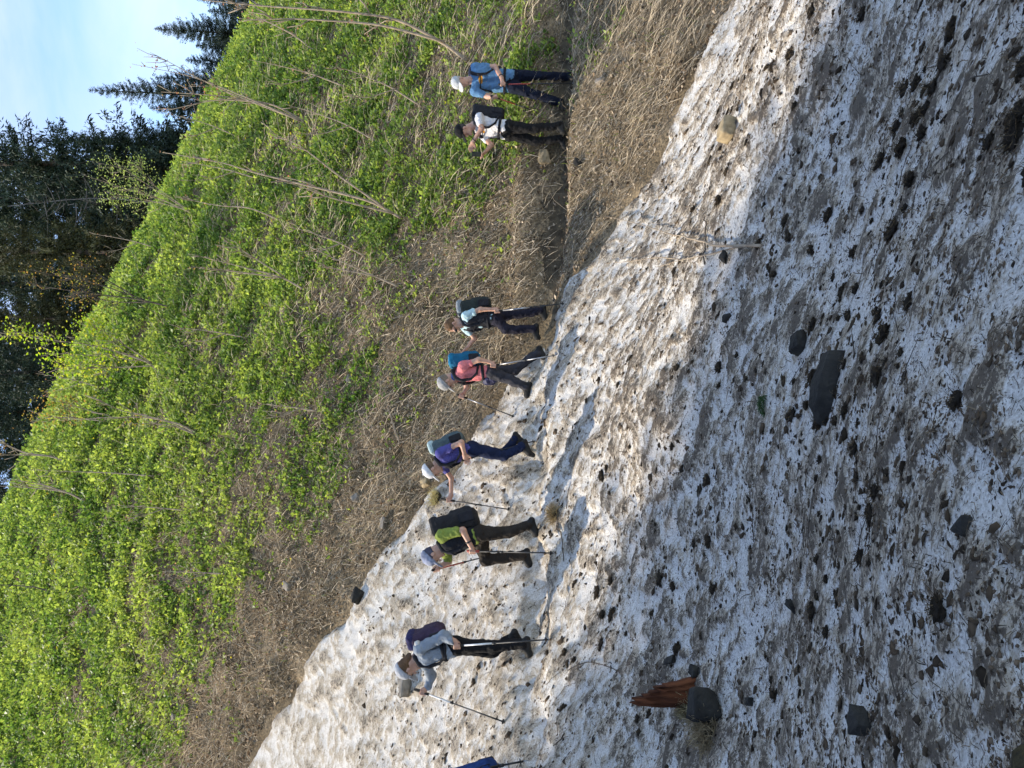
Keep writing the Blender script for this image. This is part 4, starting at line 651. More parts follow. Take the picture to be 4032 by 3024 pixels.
def sdf_mesh(name, prims, h=0.009, k=0.03, wr=0.0, ws=16.0, cut=None, seed=0):
    """prims: ('c',a,b,ra,rb[,k]) tapered limb; ('e',centre,radii,axes 3x3 rows[,k]) ellipsoid; ('b',centre,half,axes,round) box"""
    lo = np.full(3, 1e9); hi = np.full(3, -1e9); bbs = []
    for p in prims:
        if p[0] == 'c': a, b = np.minimum(p[1], p[2]) - max(p[3], p[4]), np.maximum(p[1], p[2]) + max(p[3], p[4])
        else: rr = np.linalg.norm(p[2]) if p[0] == 'b' else np.max(p[2]); a, b = p[1] - rr, p[1] + rr
        bbs.append((a, b)); lo = np.minimum(lo, a); hi = np.maximum(hi, b)
    lo -= 0.03; hi += 0.03; n_ = np.ceil((hi - lo) / h).astype(int) + 1; Fd = np.full(tuple(n_), 0.2, np.float32)
    for p, (a, b) in zip(prims, bbs):
        i0 = np.maximum(((a - lo - 0.07) / h).astype(int), 0); i1 = np.minimum(((b - lo + 0.07) / h).astype(int) + 2, n_); sl = tuple(slice(i0[q], i1[q]) for q in range(3))
        gx = [lo[q] + h * np.arange(i0[q], i1[q]) for q in range(3)]; G = np.stack(np.meshgrid(*gx, indexing='ij'), -1)
        if p[0] == 'c':
            ab = p[2] - p[1]; t = np.clip(((G - p[1]) @ ab) / (ab @ ab + 1e-9), 0, 1); d = np.linalg.norm(G - p[1] - t[..., None] * ab, axis=-1) - (p[3] + (p[4] - p[3]) * t); kk = p[5] if len(p) > 5 else k
        elif p[0] == 'e':
            q = (G - p[1]) @ np.asarray(p[3]).T; r_ = np.asarray(p[2]); k0 = np.linalg.norm(q / r_, axis=-1); k1 = np.linalg.norm(q / r_ ** 2, axis=-1); d = k0 * (k0 - 1) / (k1 + 1e-6); kk = p[4] if len(p) > 4 else k
        else:
            q = np.abs((G - p[1]) @ np.asarray(p[3]).T) - (np.asarray(p[2]) - p[4]); d = np.linalg.norm(np.maximum(q, 0), axis=-1) + np.minimum(q.max(-1), 0) - p[4]; kk = p[5] if len(p) > 5 else k
        f = Fd[sl]; hh_ = np.clip(0.5 + 0.5 * (f - d) / kk, 0, 1); Fd[sl] = f + (d - f) * hh_ - kk * hh_ * (1 - hh_)
    if wr or cut is not None:
        near = np.argwhere(np.abs(Fd) < 0.06); P = lo + h * near
        if wr: Fd[tuple(near.T)] += (wr * (vnoise3(P * np.array([ws, ws, ws * 0.75]), seed) - 0.5) * 2 + wr * 0.6 * (vnoise3(P * ws * 2.3, seed + 3) - 0.5) * 2)
        if cut is not None:
            gx = [lo[q] + h * np.arange(n_[q]) for q in range(3)]; G = np.stack(np.meshgrid(*gx, indexing='ij'), -1)
            for ct_ in cut:
                q = (G - ct_[0]) @ np.asarray(ct_[1])
                if len(ct_) > 2: q = np.minimum(q, ct_[2] - np.linalg.norm(G - ct_[0], axis=-1))
                Fd = np.maximum(Fd, q.astype(np.float32))
    Fd[0] = Fd[-1] = 0.2; Fd[:, 0] = Fd[:, -1] = 0.2; Fd[:, :, 0] = Fd[:, :, -1] = 0.2
    return surfnet(Fd, lo, h)
def cloth(name, c, var=0.25, rough=0.85): return mat_noise(name, tuple(v * (1 - var) for v in c), tuple(min(1, v * (1 + var)) for v in c), 11, rough, 0.9, 24)
M['skin'] = mat_noise('skin', (0.44, 0.245, 0.17), (0.56, 0.33, 0.235), 20, 0.5, 0.1, 80, spec=0.35, sss=0.12)
M['black'] = cloth('black_fabric', (0.008, 0.008, 0.009)); M['strap'] = cloth('strap_webbing', (0.02, 0.02, 0.024)); M['boot'] = cloth('boot_leather', (0.02, 0.019, 0.018), rough=0.7); M['eye'] = mat_noise('eye', (0.02, 0.015, 0.01), (0.03, 0.02, 0.015), 5, 0.25, spec=0.5)
M['metal'] = mat_noise('pole_metal', (0.25, 0.25, 0.26), (0.4, 0.4, 0.41), 10, 0.35, spec=0.5, metallic=0.7); M['pole_black'] = mat_noise('pole_black', (0.015, 0.015, 0.016), (0.03, 0.03, 0.03), 10, 0.5, spec=0.4); M['pole_white'] = mat_noise('pole_white', (0.6, 0.6, 0.6), (0.75, 0.75, 0.74), 10, 0.4, spec=0.4); M['pole_red'] = mat_noise('pole_red', (0.32, 0.04, 0.03), (0.42, 0.07, 0.05), 10, 0.45, spec=0.4); M['grip'] = mat_noise('pole_grip', (0.02, 0.018, 0.016), (0.045, 0.04, 0.035), 20, 0.9)
M['lens'] = mat_noise('dark_lens', (0.01, 0.01, 0.012), (0.015, 0.015, 0.02), 5, 0.15, spec=0.6)
def hand_prims(wrp, ha, fwd, axis=None, hscale=1.0):
    d = nrm(ha - wrp); pr = []; s = hscale
    if axis is not None:
        a = nrm(axis); e1 = nrm(d - a * (d @ a)); e2 = np.cross(a, e1); c = ha; pr.append(('c', wrp, c - e1 * 0.028 * s, 0.026 * s, 0.032 * s, 0.02))
        for i in range(4):
            o_ = a * (i - 1.5) * 0.021 * s; pts = [c + o_ + 0.027 * s * (math.cos(q) * e1 + math.sin(q) * e2) for q in (R(200), R(110), R(20), R(-60))]
            for u_, v_ in zip(pts[:-1], pts[1:]): pr.append(('c', u_, v_, 0.0105 * s, 0.0095 * s, 0.006))
        th = [c - e1 * 0.035 * s - a * 0.02 * s, c - e2 * 0.030 * s - a * 0.03 * s, c + e1 * 0.022 * s - e2 * 0.018 * s - a * 0.036 * s]
        for u_, v_ in zip(th[:-1], th[1:]): pr.append(('c', u_, v_, 0.0125 * s, 0.0105 * s, 0.008))
    else:
        lat = nrm(np.cross(d, fwd)) if np.linalg.norm(np.cross(d, fwd)) > 0.2 else nrm(np.cross(d, np.array([0.3, 1, 0]))); pn = np.cross(lat, d); base = wrp + d * 0.03
        for i in range(4): pr.append(('c', wrp + d * 0.01 + lat * (i - 1.5) * 0.010, wrp + d * 0.085 * s + lat * (i - 1.5) * 0.021 * s, 0.018 * s, 0.014 * s, 0.018))
        for i, ln in enumerate((0.068, 0.078, 0.074, 0.056)):
            k0 = wrp + d * 0.085 * s + lat * (i - 1.5) * 0.021 * s; k1 = k0 + nrm(d * 0.93 + pn * 0.3 + lat * (i - 1.5) * 0.06) * ln * 0.55 * s; k2 = k1 + nrm(d * 0.7 + pn * 0.7) * ln * 0.5 * s; pr += [('c', k0, k1, 0.0105 * s, 0.0095 * s, 0.006), ('c', k1, k2, 0.0095 * s, 0.008 * s, 0.006)]
        t0 = wrp + d * 0.03 - lat * 0.025; t1 = t0 + nrm(d * 0.7 - lat * 0.7 + pn * 0.3) * 0.045 * s; t2 = t1 + nrm(d * 0.9 - lat * 0.2 + pn * 0.4) * 0.03 * s; pr += [('c', t0, t1, 0.014 * s, 0.012 * s, 0.01), ('c', t1, t2, 0.012 * s, 0.009 * s, 0.006)]
    return pr
REG = {'R1': (1650, 180, 3.16), 'R2': (1650, 1130, 3.53), 'R3': (1600, 1630, 3.386), 'R4': (1550, 1950, 3.016), 'R5': (1480, 2380, 2.577)}
def person(reg, J, face, torso, label, shirt, trousers, sleeve=0.5, cap=None, hair=(0.10, 0.06, 0.035), hair_long=False, build=1.0, pack=None, boots='boot', long_sleeve=False, extra=None, gripN=None, gripF=None, tf=None, headwear='cap', emblem=None, glasses=False, vest=None, watch=False):
    ox, oy, sc = REG[reg]
    def UVz(zx, zy):
        if tf: zx, zy = tf[0] + (zx - tf[2]) * tf[4], tf[1] + (zy - tf[3]) * tf[4]
        return I2U(ox + zx / sc, oy + zy / sc)
    ds = [hit(*UVz(*J[k][:2]))[1] for k in ('toeN', 'toeF')]; d0 = 0.5 * (ds[0] + ds[1]) if abs(ds[0] - ds[1]) < 1.5 else min(ds)
    W = {k: unproj(*[np.array(q) for q in UVz(v[0], v[1])], np.array(d0 + v[2])) for k, v in J.items()}
    for s in 'NF':     # soles onto the ground
        t = W['toe' + s]; dz = float(surf_z(t[:1], t[1:2])[0]) + 0.045 - t[2]
        if 'heel_up' in (extra or ()) and s == 'F': dz = min(max(dz, -0.05), 0.05)
        dz = max(-0.16, min(0.16, dz)); W['toe' + s] = t + np.array([0, 0, dz]); W['ank' + s] = W['ank' + s] + np.array([0, 0, dz])
    hgt = (W['head'][2] + 0.12) - min(W['toeN'][2], W['toeF'][2]); print('PERSON', label[:30], 'd=%.2f h=%.2f' % (d0, hgt), 'torso %.2f thigh %.2f shin %.2f uarm %.2f farm %.2f' % tuple(np.linalg.norm(W[a] - W[b]) for a, b in (('neck', 'pel'), ('hipN', 'kneN'), ('kneN', 'ankN'), ('shN', 'elN'), ('elN', 'wrN'))))
    org = np.array([W['pel'][0], W['pel'][1], min(W['toeN'][2], W['toeF'][2]) - 0.04]); e = empty('person', org, label, 'hiker', 'hikers walking in single file')
    face = nrm(face); up = nrm(W['neck'] - W['pel']); tfw = nrm(np.array(torso) - up * (np.array(torso) @ up)); lat = np.cross(up, tfw); b = build
    def obj(nm, VF, mat, par=e, matidx=None):
        o = link(nm, mesh_np(nm, VF[0] - org, VF[1], smooth=True, matidx=matidx), mat, None); o.parent = par; return o
    # body
    hc = W['head']; hup0 = nrm(hc - W['neck']); hup = nrm(np.array([0, 0, 1.0]) * 0.75 + hup0 * 0.5); hup = nrm(hup - face * (hup @ face)); hl = np.cross(hup, face); AX = np.stack([face, hl, hup])
    hp = lambda f, l_, u_: hc + face * f + hl * l_ + hup * u_
    body = [('e', hp(-0.008, 0, 0.02), (0.098, 0.077, 0.105), AX), ('e', hp(0.035, 0, -0.06), (0.058, 0.054, 0.062), AX), ('c', hp(0.088, 0, 0.012), hp(0.112, 0, -0.022), 0.010, 0.014, 0.012), ('c', hp(0.088, 0.02, -0.062), hp(0.088, -0.02, -0.062), 0.009, 0.009, 0.008), ('e', hp(0.09, 0, -0.092), (0.018, 0.022, 0.016), AX, 0.015), ('c', hp(0.083, 0.035, 0.036), hp(0.083, -0.035, 0.036), 0.013, 0.013, 0.012),
            ('e', hp(-0.005, 0.08, -0.008), (0.024, 0.010, 0.034), AX, 0.008), ('e', hp(-0.005, -0.08, -0.008), (0.024, 0.010, 0.034), AX, 0.008), ('c', hp(-0.025, 0, -0.05), W['neck'] + tfw * 0.01, 0.056, 0.062), ('c', W['neck'], W['neck'] - up * 0.12, 0.058, 0.062), ('c', W['neck'] - up * 0.1, W['pel'], 0.066, 0.07)]
    for s in 'NF':
        body += [('c', W['neck'] - up * 0.06, W['sh' + s], 0.042, 0.042), ('c', W['sh' + s], W['el' + s], 0.046 * b, 0.039 * b), ('c', W['el' + s], W['wr' + s], 0.040 * b, 0.027 * b), ('c', W['hip' + s], W['kne' + s], 0.068, 0.05), ('c', W['kne' + s], W['ank' + s], 0.05, 0.036), ('c', W['pel'], W['hip' + s], 0.08, 0.07)]
        g_ = gripN if s == 'N' else gripF; ax = None
        if g_ is not None: ax = np.asarray(g_, float)
        body += hand_prims(W['wr' + s], W['ha' + s], tfw, ax)
    obj('body', sdf_mesh('body', body, 0.0075, 0.022), M['skin'])
    mb = MB(); Vi, Fi = ico(2)
    for s in (-1, 1): mb.add(Vi * 0.0095 + hp(0.091, 0.032 * s, 0.012), Fi)
    o = mb.build('eyes', M['eye'], e, True, org)
    # shirt
    sp = []
    for s in (-1, 1): sp += [('c', W['neck'] - up * 0.11 + lat * s * 0.085, W['pel'] + up * 0.2 + lat * s * 0.068, 0.098 * b, 0.092 * b), ('c', W['pel'] + up * 0.2 + lat * s * 0.068, W['pel'] + up * 0.0 + lat * s * 0.075, 0.092 * b, 0.098 * b)]
    sp += [('c', W['neck'] - up * 0.02 - tfw * 0.01, W['neck'] - up * 0.10, 0.070, 0.09)]
    for s in 'NF':
        L = 1.0 if long_sleeve else sleeve; el = W['sh' + s] + (W['el' + s] - W['sh' + s]) * L; sp += [('c', W['neck'] - up * 0.07, W['sh' + s], 0.065, 0.066), ('c', W['sh' + s], el, 0.066 * b, 0.058 * b)]
        if long_sleeve: sp += [('c', W['el' + s], W['wr' + s], 0.056, 0.044)]
    cut = [(W['neck'] + up * 0.035 + tfw * 0.0, nrm(up * 0.9 + tfw * 0.35), 0.13), (W['pel'] - up * 0.06, -up, 0.30)]
    V, F = sdf_mesh('shirt', sp, 0.009, 0.035, 0.012, 15, cut, seed=int(d0 * 100)); mi = None; mats = [shirt]
    if emblem:
        ec = W['neck'] - up * emblem[0] + lat * emblem[1]; q = V[F].mean(1) - ec; inside = ((q @ lat) / emblem[2]) ** 2 + ((q @ up) / emblem[3]) ** 2 < 1; front = (q @ tfw) > 0; mi = (inside & front).astype(int); mats = [shirt, emblem[4]]
    obj('jacket' if long_sleeve else 'shirt', (V, F), mats, matidx=mi)
    if vest is not None:
        vp = []
        for s in (-1, 1): vp += [('c', W['neck'] - up * 0.10 + lat * s * 0.085, W['pel'] + up * 0.02 + lat * s * 0.072, 0.110 * b, 0.108 * b)]
        obj('vest', sdf_mesh('vest', vp, 0.009, 0.035, 0.005, 26, [(W['neck'] - up * 0.015, up * 0.9 + tfw * 0.4), (W['pel'] - up * 0.05, -up)], seed=8), vest)
    # trousers
    tp = [('e', W['pel'] - up * 0.02, (0.115 * b, 0.155, 0.12), np.stack([tfw, lat, up]))]
    for s in 'NF': tp += [('c', W['pel'] * 0.4 + W['hip' + s] * 0.6, W['hip' + s], 0.10, 0.098), ('c', W['hip' + s], W['kne' + s], 0.095 * b, 0.068), ('c', W['kne' + s], W['ank' + s] + nrm(W['kne' + s] - W['ank' + s]) * -0.015, 0.067, 0.060)]
    o = obj('trousers', sdf_mesh('trousers', tp, 0.009, 0.028, 0.013, 14, [(W['pel'] + up * 0.09, up)], seed=int(d0 * 77)), trousers)
    # boots
    for s in 'NF':
        an, to = W['ank' + s], W['toe' + s]; sh_ = nrm(W['kne' + s] - an); fd = nrm(to - an - sh_ * ((to - an) @ sh_)) if np.linalg.norm(to - an) > 0.02 else tfw; fd = nrm(fd - np.array([0, 0, fd[2] * 0.3])); heel = an - sh_ * 0.065 - fd * 0.045; ball = an - sh_ * 0.072 + fd * 0.12; tip = ball * 0.35 + to * 0.65
        obj('boot', sdf_mesh('boot', [('c', an + sh_ * 0.03, an, 0.046, 0.048), ('c', an, heel, 0.046, 0.036), ('c', heel, ball, 0.036, 0.040), ('c', an, ball, 0.042, 0.034), ('c', ball, tip, 0.040, 0.033)], 0.009, 0.02), M[boots])
    # hair and headwear
    hr = cloth('hair', hair, 0.35, 0.6); hpms = [('e', hp(-0.018, 0, 0.028), (0.103, 0.086, 0.108), AX)]
    if hair_long: hpms += [('c', hp(-0.07, 0, -0.01), hp(-0.075, 0, -0.10), 0.06, 0.05)]
    hcut = [(hp(0.035, 0, 0.035), nrm(face * 1.0 - hup * 0.75)), (hp(0, 0, -0.14 if hair_long else -0.045), -hup)]
    obj('hair', sdf_mesh('hair', hpms, 0.008, 0.02, 0.006, 40, hcut, seed=5), hr)
    if cap is not None:
        if headwear == 'cap':
            o = obj('cap', sdf_mesh('cap', [('e', hp(-0.012, 0, 0.052), (0.116, 0.099, 0.100), AX)], 0.008, 0.01, 0.002, 30, [(hp(0.02, 0, 0.032), nrm(-hup - face * 0.12))]), cap)
            bf = nrm(face - hup * 0.28); bu = nrm(np.cross(bf, hl)) ; obj('brim', sdf_mesh('brim', [('e', hp(0.115, 0, 0.038), (0.085, 0.082, 0.014), np.stack([bf, hl, np.cross(bf, hl)]))], 0.007, 0.01), cap, o)
            V, F = ico(1); mbb = MB(); mbb.add(V * 0.012 + hp(-0.012, 0, 0.153), F); mbb.build('button', cap, o, True, org)
        else:
            o = obj('headband', sdf_mesh('headband', [('e', hp(-0.012, 0, 0.045), (0.113, 0.094, 0.105), AX)], 0.008, 0.01, 0.003, 30, [(hp(0.0, 0, 0.015), nrm(-hup - face * 0.2))]), cap)
    if glasses:
        mb = MB()
        for s in (-1, 1): add_tube(mb, [hp(0.102, 0.012 * s, 0.014), hp(0.10, 0.055 * s, 0.014)], 0.016, 8)
        for s in (-1, 1): add_tube(mb, [hp(0.095, 0.06 * s, 0.018), hp(0.0, 0.088 * s, 0.016)], 0.004, 5)
        mb.build('glasses', M['lens'], e, True, org)
    if watch:
        a = nrm(W['wrN'] - W['elN']); q1 = nrm(np.cross(a, [0.2, 0.3, 1])); q2 = np.cross(a, q1); wc = W['wrN'] - a * 0.03; mb = MB(); add_tube(mb, [wc + 0.033 * (math.cos(v) * q1 + math.sin(v) * q2) for v in np.linspace(0, 6.28, 13)], 0.010, 6); mb.build('watch', M['pole_black'], e, True, org)
    W.update(up=up, tfw=tfw, lat=lat, d0=d0, e=e, org=org, UVz=UVz, b=b, hp=hp)
    return W
def backpack(W, label, mat, lid=None, H=0.50, D=0.20, Wd=0.30, back=0.0, low=0.0, belt=True, pocket=None):
    up, f, lat, b = W['up'], W['tfw'], W['lat'], W['b']; AX = np.stack([f, lat, up]); tl = np.linalg.norm(W['neck'] - W['pel']); c = W['neck'] - up * (H * 0.5 - 0.02 + low) - f * (0.115 * b + D * 0.5 + back); org = c - up * H * 0.5
    e = empty('backpack', org, label, 'backpack', 'backpacks carried by the hikers')
    def obj(nm, VF, m_, par=None): 
        o = link(nm, mesh_np(nm, VF[0] - org, VF[1], smooth=True), m_); o.parent = par or e; return o
    o = obj('bag', sdf_mesh('bag', [('b', c, (D / 2, Wd / 2, H / 2), AX, 0.055), ('b', c - f * D * 0.38 - up * H * 0.14, (D * 0.28, Wd * 0.38, H * 0.26), AX, 0.04), ('b', c + f * D * 0.42, (0.03, Wd * 0.42, H * 0.48), AX, 0.02)], 0.010, 0.025, 0.006, 12), mat)
    obj('lid', sdf_mesh('lid', [('b', c + up * (H * 0.5 - 0.01) - f * 0.01, (D * 0.5 + 0.008, Wd * 0.47, 0.055), AX, 0.045)], 0.010, 0.02, 0.005, 14), lid or mat)
    for s in (-1, 1):
        obj('side_pocket', sdf_mesh('side_pocket', [('b', c + lat * s * Wd * 0.5 - up * H * 0.27 - f * 0.01, (D * 0.3, 0.025, H * 0.18), AX, 0.022)], 0.010, 0.02, 0.004, 18), pocket or M['strap'])
        mb = MB(); sh = lat * s * 0.105; n0 = W['neck']; pts = np.array([n0 - up * 0.06 - f * 0.125 * b + sh * 0.8, n0 + up * 0.012 - f * 0.03 + sh * 1.05, n0 - up * 0.02 + f * 0.07 * b + sh * 1.1, n0 - up * 0.12 + f * 0.118 * b + sh * 1.05, n0 - up * 0.24 + f * 0.110 * b + sh * 1.25, n0 - up * 0.33 + f * 0.04 + sh * 1.6, n0 - up * 0.36 - f * 0.09 + sh * 1.5])
        prs = [('c', p_, q_, 0.026 if i < 4 else 0.016, 0.026 if i < 3 else 0.016) for i, (p_, q_) in enumerate(zip(pts[:-1], pts[1:]))]; obj('shoulder_strap', sdf_mesh('shoulder_strap', prs, 0.009, 0.012), M['strap'])
    mb = MB(); pq = [W['neck'] - up * 0.15 + f * 0.128 * b + lat * q for q in (-0.1, 0, 0.1)]; add_tube(mb, pq, 0.009, 5); mb.build('chest_strap', M['strap'], e, True, org)
    if belt:
        mb = MB(); ring = []
        for t in np.linspace(0, 2 * math.pi, 25): ring.append(W['pel'] + up * 0.10 + f * math.cos(t) * 0.125 * b + lat * math.sin(t) * 0.175 * b)
        prs = [('c', p_, q_, 0.020, 0.020) for p_, q_ in zip(ring[:-1], ring[1:])]; obj('hip_belt', sdf_mesh('hip_belt', prs, 0.010, 0.01), M['strap'])
    return e, c, org
def pole(W, hand, tip, label, shaft='pole_black', upper='metal', mid=0.45, grip_up=0.07, grip_dn=0.09, dz=None, gripmat='grip'):
    a = W[hand]; ox = W['UVz'](*tip); th, td = hit(*ox)
    dd = td if abs(td - W['d0']) < 0.9 else W['d0'] + (dz or 0.0); t = unproj(np.array(ox[0]), np.array(ox[1]), np.array(dd))
    return pole_between(a, t, label, shaft, upper, mid, grip_up, grip_dn, gripmat)
def pole_between(a, t, label, shaft='pole_black', upper='metal', mid=0.45, grip_up=0.07, grip_dn=0.09, gripmat='grip'):
    dr = nrm(t - a); L = np.linalg.norm(t - a); e = empty('trekking_pole', t, label, 'trekking pole', 'trekking poles held by the hikers')
    def part(nm, P, r_, m_, par=None, sides=8): mb = MB(); add_tube(mb, P, r_, sides); o = mb.build(nm, M[m_], e, True, t); return o
    part('grip', [a - dr * grip_up, a - dr * (grip_up - 0.015), a, a + dr * grip_dn], [0.013, 0.018, 0.0155, 0.014], gripmat); part('upper_shaft', [a + dr * grip_dn, a + dr * (grip_dn + (L - grip_dn) * mid)], 0.0095, upper); m1 = a + dr * (grip_dn + (L - grip_dn) * mid); part('clamp', [m1 - dr * 0.015, m1 + dr * 0.02], 0.014, 'pole_black'); part('lower_shaft', [m1, t - dr * 0.03], 0.008, shaft); part('tip', [t - dr * 0.03, t + dr * 0.02], [0.006, 0.002], 'metal'); part('basket', [t - dr * 0.06, t - dr * 0.052], [0.028, 0.026], 'pole_black', sides=10)
    s0 = a - dr * (grip_up - 0.02); sd_ = nrm(np.cross(dr, np.array([0.3, 1, 0.2]))); part('wrist_strap', [s0, s0 + sd_ * 0.03 + dr * 0.04, s0 + sd_ * 0.035 + dr * 0.10, s0 + sd_ * 0.01 + dr * 0.09], 0.004, 'strap', sides=5); return e
V_ = np.array([0, 0, 1.0])
navy = cloth('navy_trousers', (0.005, 0.008, 0.02)); charcoal = cloth('charcoal_trousers', (0.010, 0.0095, 0.010)); lav = cloth('slate_trousers', (0.014, 0.013, 0.023)); grey_t = cloth('grey_trousers', (0.036, 0.035, 0.042)); brown_t = cloth('brown_trousers', (0.027, 0.021, 0.016)); blue_t = cloth('blue_trousers', (0.008, 0.014, 0.042))
orange = cloth('orange_print', (0.6, 0.28, 0.03)); 
# hiker in blue shirt
A_ = dict(head=(515, 458, 0), neck=(655, 425, 0.03), shN=(705, 270, -0.03), elN=(945, 262, -0.03), wrN=(1025, 395, -0.2), haN=(1042, 480, -0.25), shF=(695, 572, 0.0), elF=(855, 630, -0.02), wrF=(905, 640, -0.16), haF=(940, 640, -0.23), pel=(1140, 440, 0.03), hipN=(1180, 380, 0.03), kneN=(1490, 372, 0.0), ankN=(1800, 385, 0.06), toeN=(1880, 420, -0.08), hipF=(1180, 515, 0.0), kneF=(1460, 615, -0.06), ankF=(1740, 695, -0.03), toeF=(1850, 800, -0.12))
W = person('R1', A_, (-0.78, -0.55, -0.28), (-0.55, -0.83, 0), 'hiker in a light blue t-shirt, white cap and navy trousers, furthest right', cloth('blue_shirt', (0.10, 0.21, 0.36), 0.15), navy, 0.62, cap=cloth('white_cap', (0.45, 0.46, 0.46), 0.1), hair=(0.35, 0.32, 0.29), build=1.10, watch=True, gripN=V_ + np.array([0.02, 0, 0]), gripF=np.array([-0.35, 0, 1]), emblem=(0.15, 0.03, 0.07, 0.035, orange))
backpack(W, 'dark blue backpack on the hiker in the light blue t-shirt', cloth('navy_pack', (0.018, 0.025, 0.05)), H=0.52, D=0.2)
pole(W, 'haN', (1930, 465), 'trekking pole with a red shaft upright before the blue shirted hiker', upper='pole_red', mid=0.35); pole(W, 'haF', (1450, 815), 'dark slanting trekking pole in the right hand of the blue shirted hiker', upper='pole_red', dz=0.25)
# hiker taking a photo
B_ = dict(head=(560, 1058, 0), neck=(690, 985, 0), shN=(750, 895, -0.15), elN=(778, 1032, -0.22), wrN=(672, 1195, -0.18), haN=(650, 1265, -0.14), shF=(760, 1090, 0.13), elF=(900, 1235, 0.06), wrF=(830, 1318, 0.0), haF=(795, 1345, -0.03), pel=(1080, 1045, 0), hipN=(1120, 1010, -0.09), kneN=(1450, 1030, -0.1), ankN=(1780, 1000, -0.08), toeN=(1880, 1085, -0.12), hipF=(1120, 1100, 0.09), kneF=(1450, 1185, 0.08), ankF=(1730, 1165, 0.08), toeF=(1830, 1300, 0.06))
W = person('R1', B_, (-0.93, -0.22, -0.28), (-0.93, -0.36, 0), 'hiker in a white t-shirt and black cap photographing with a phone', cloth('white_shirt', (0.58, 0.57, 0.58), 0.08), charcoal, 0.5, cap=M['black'], hair=(0.05, 0.04, 0.035), build=1.02, watch=True, emblem=(0.16, -0.02, 0.022, 0.02, orange))
backpack(W, 'black backpack on the hiker in the white t-shirt', cloth('black_pack', (0.02, 0.02, 0.024)), H=0.46, D=0.19)
pc = 0.5 * (W['haN'] + W['haF']) + W['tfw'] * 0.07 + np.array([0, -0.01, 0.0]); Vp, Fp = sdf_mesh('phone', [('b', pc, (0.006, 0.038, 0.076), np.stack([nrm((-0.55, -0.83, 0)), nrm((0.83, -0.55, 0)), V_]), 0.005)], 0.0035, 0.002); e = empty('phone', pc, 'dark phone held up by the hiker in the white t-shirt', 'phone'); link('case', mesh_np('case', Vp - pc, Fp, smooth=True), mat_noise('phone_case', (0.02, 0.025, 0.022), (0.035, 0.04, 0.035), 10, 0.4), e)
Vc, Fc = ico(1); link('camera_lens', mesh_np('camera_lens', Vc * 0.008 + nrm((-0.55, -0.83, 0)) * 0.006 + np.array([0, 0, 0.055]) + nrm((0.83, -0.55, 0)) * 0.02, Fc, smooth=True), M['lens'], e)
# brown haired hiker
C_ = dict(head=(480, 525, 0), neck=(605, 495, 0), shN=(655, 395, -0.16), elN=(850, 312, -0.2), wrN=(1030, 312, -0.2), haN=(1085, 335, -0.2), shF=(645, 555, 0.14), elF=(775, 715, 0.2), wrF=(660, 855, 0.2), haF=(620, 895, 0.2), pel=(1045, 440, 0), hipN=(1080, 455, -0.09), kneN=(1205, 590, -0.12), ankN=(1620, 585, -0.1), toeN=(1725, 715, -0.1), hipF=(1080, 400, 0.09), kneF=(1400, 378, 0.1), ankF=(1740, 335, 0.1), toeF=(1800, 410, 0.1))
W = person('R2', C_, (-0.82, -0.14, -0.52), (-0.97, -0.22, 0), 'brown haired hiker with glasses and a black vest over a pale blue t-shirt', cloth('pale_blue_shirt', (0.42, 0.58, 0.62), 0.1), lav, 0.5, hair=(0.12, 0.065, 0.03), hair_long=False, build=0.93, gripN=V_ + np.array([-0.1, 0, 0]), glasses=True, vest=cloth('black_vest', (0.02, 0.021, 0.027)))
backpack(W, 'dark green backpack with a grey lid on the brown haired hiker', cloth('green_black_pack', (0.025, 0.032, 0.03)), lid=cloth('grey_lid', (0.2, 0.22, 0.23)), H=0.48, D=0.2)
pole(W, 'haN', (2050, 225), 'trekking pole trailing behind the brown haired hiker', upper='metal')
# pink
D_ = dict(head=(395, 1310, 0), neck=(490, 1225, 0), shN=(610, 1100, -0.16), elN=(830, 1010, -0.22), wrN=(970, 1040, -0.2), haN=(1030, 1090, -0.2), shF=(620, 1250, 0.14), elF=(665, 1390, 0.2), wrF=(625, 1480, 0.18), haF=(592, 1520, 0.15), pel=(985, 1185, 0), hipN=(1010, 1190, -0.09), kneN=(1300, 1305, -0.1), ankN=(1620, 1370, -0.1), toeN=(1690, 1460, -0.1), hipF=(1010, 1185, 0.09), kneF=(1330, 1155, 0.1), ankF=(1570, 925, 0.1), toeF=(1640, 985, 0.1))
W = person('R2', D_, (-0.76, -0.05, -0.65), (-0.97, -0.2, 0), 'stooping hiker in a pink t-shirt, grey cap and grey trousers', cloth('pink_shirt', (0.62, 0.19, 0.20), 0.12), grey_t, 0.5, cap=cloth('grey_cap', (0.33, 0.32, 0.31), 0.15), hair=(0.2, 0.15, 0.11), build=0.95, gripN=np.array([0.1, 0, 1.0]), gripF=np.array([0.3, 0, 1.0]))
backpack(W, 'teal blue backpack with a shoulder clip on the pink shirted hiker', cloth('teal_pack', (0.01, 0.10, 0.19)), lid=cloth('teal_lid', (0.012, 0.14, 0.25)), H=0.42, D=0.18)
pole(W, 'haN', (1920, 945), 'grey trekking pole planted behind the pink shirted hiker', upper='metal', shaft='metal'); pole(W, 'haF', (1350, 1815), 'trekking pole held forward by the pink shirted hiker', upper='metal', shaft='pole_black', dz=0.2)
sc_ = [('c', W['neck'] + W['up'] * 0.01 + W['tfw'] * 0.06 * math.cos(t) + W['lat'] * 0.065 * math.sin(t), W['neck'] + W['up'] * 0.01 + W['tfw'] * 0.06 * math.cos(t + 0.55) + W['lat'] * 0.065 * math.sin(t + 0.55), 0.026, 0.026) for t in np.arange(0, 6.3, 0.5)]
V, F = sdf_mesh('scarf', sc_, 0.009, 0.01, 0.004, 20); link('scarf', mesh_np('scarf', V - W['org'], F, smooth=True), cloth('blue_scarf', (0.06, 0.12, 0.33)), W['e'])
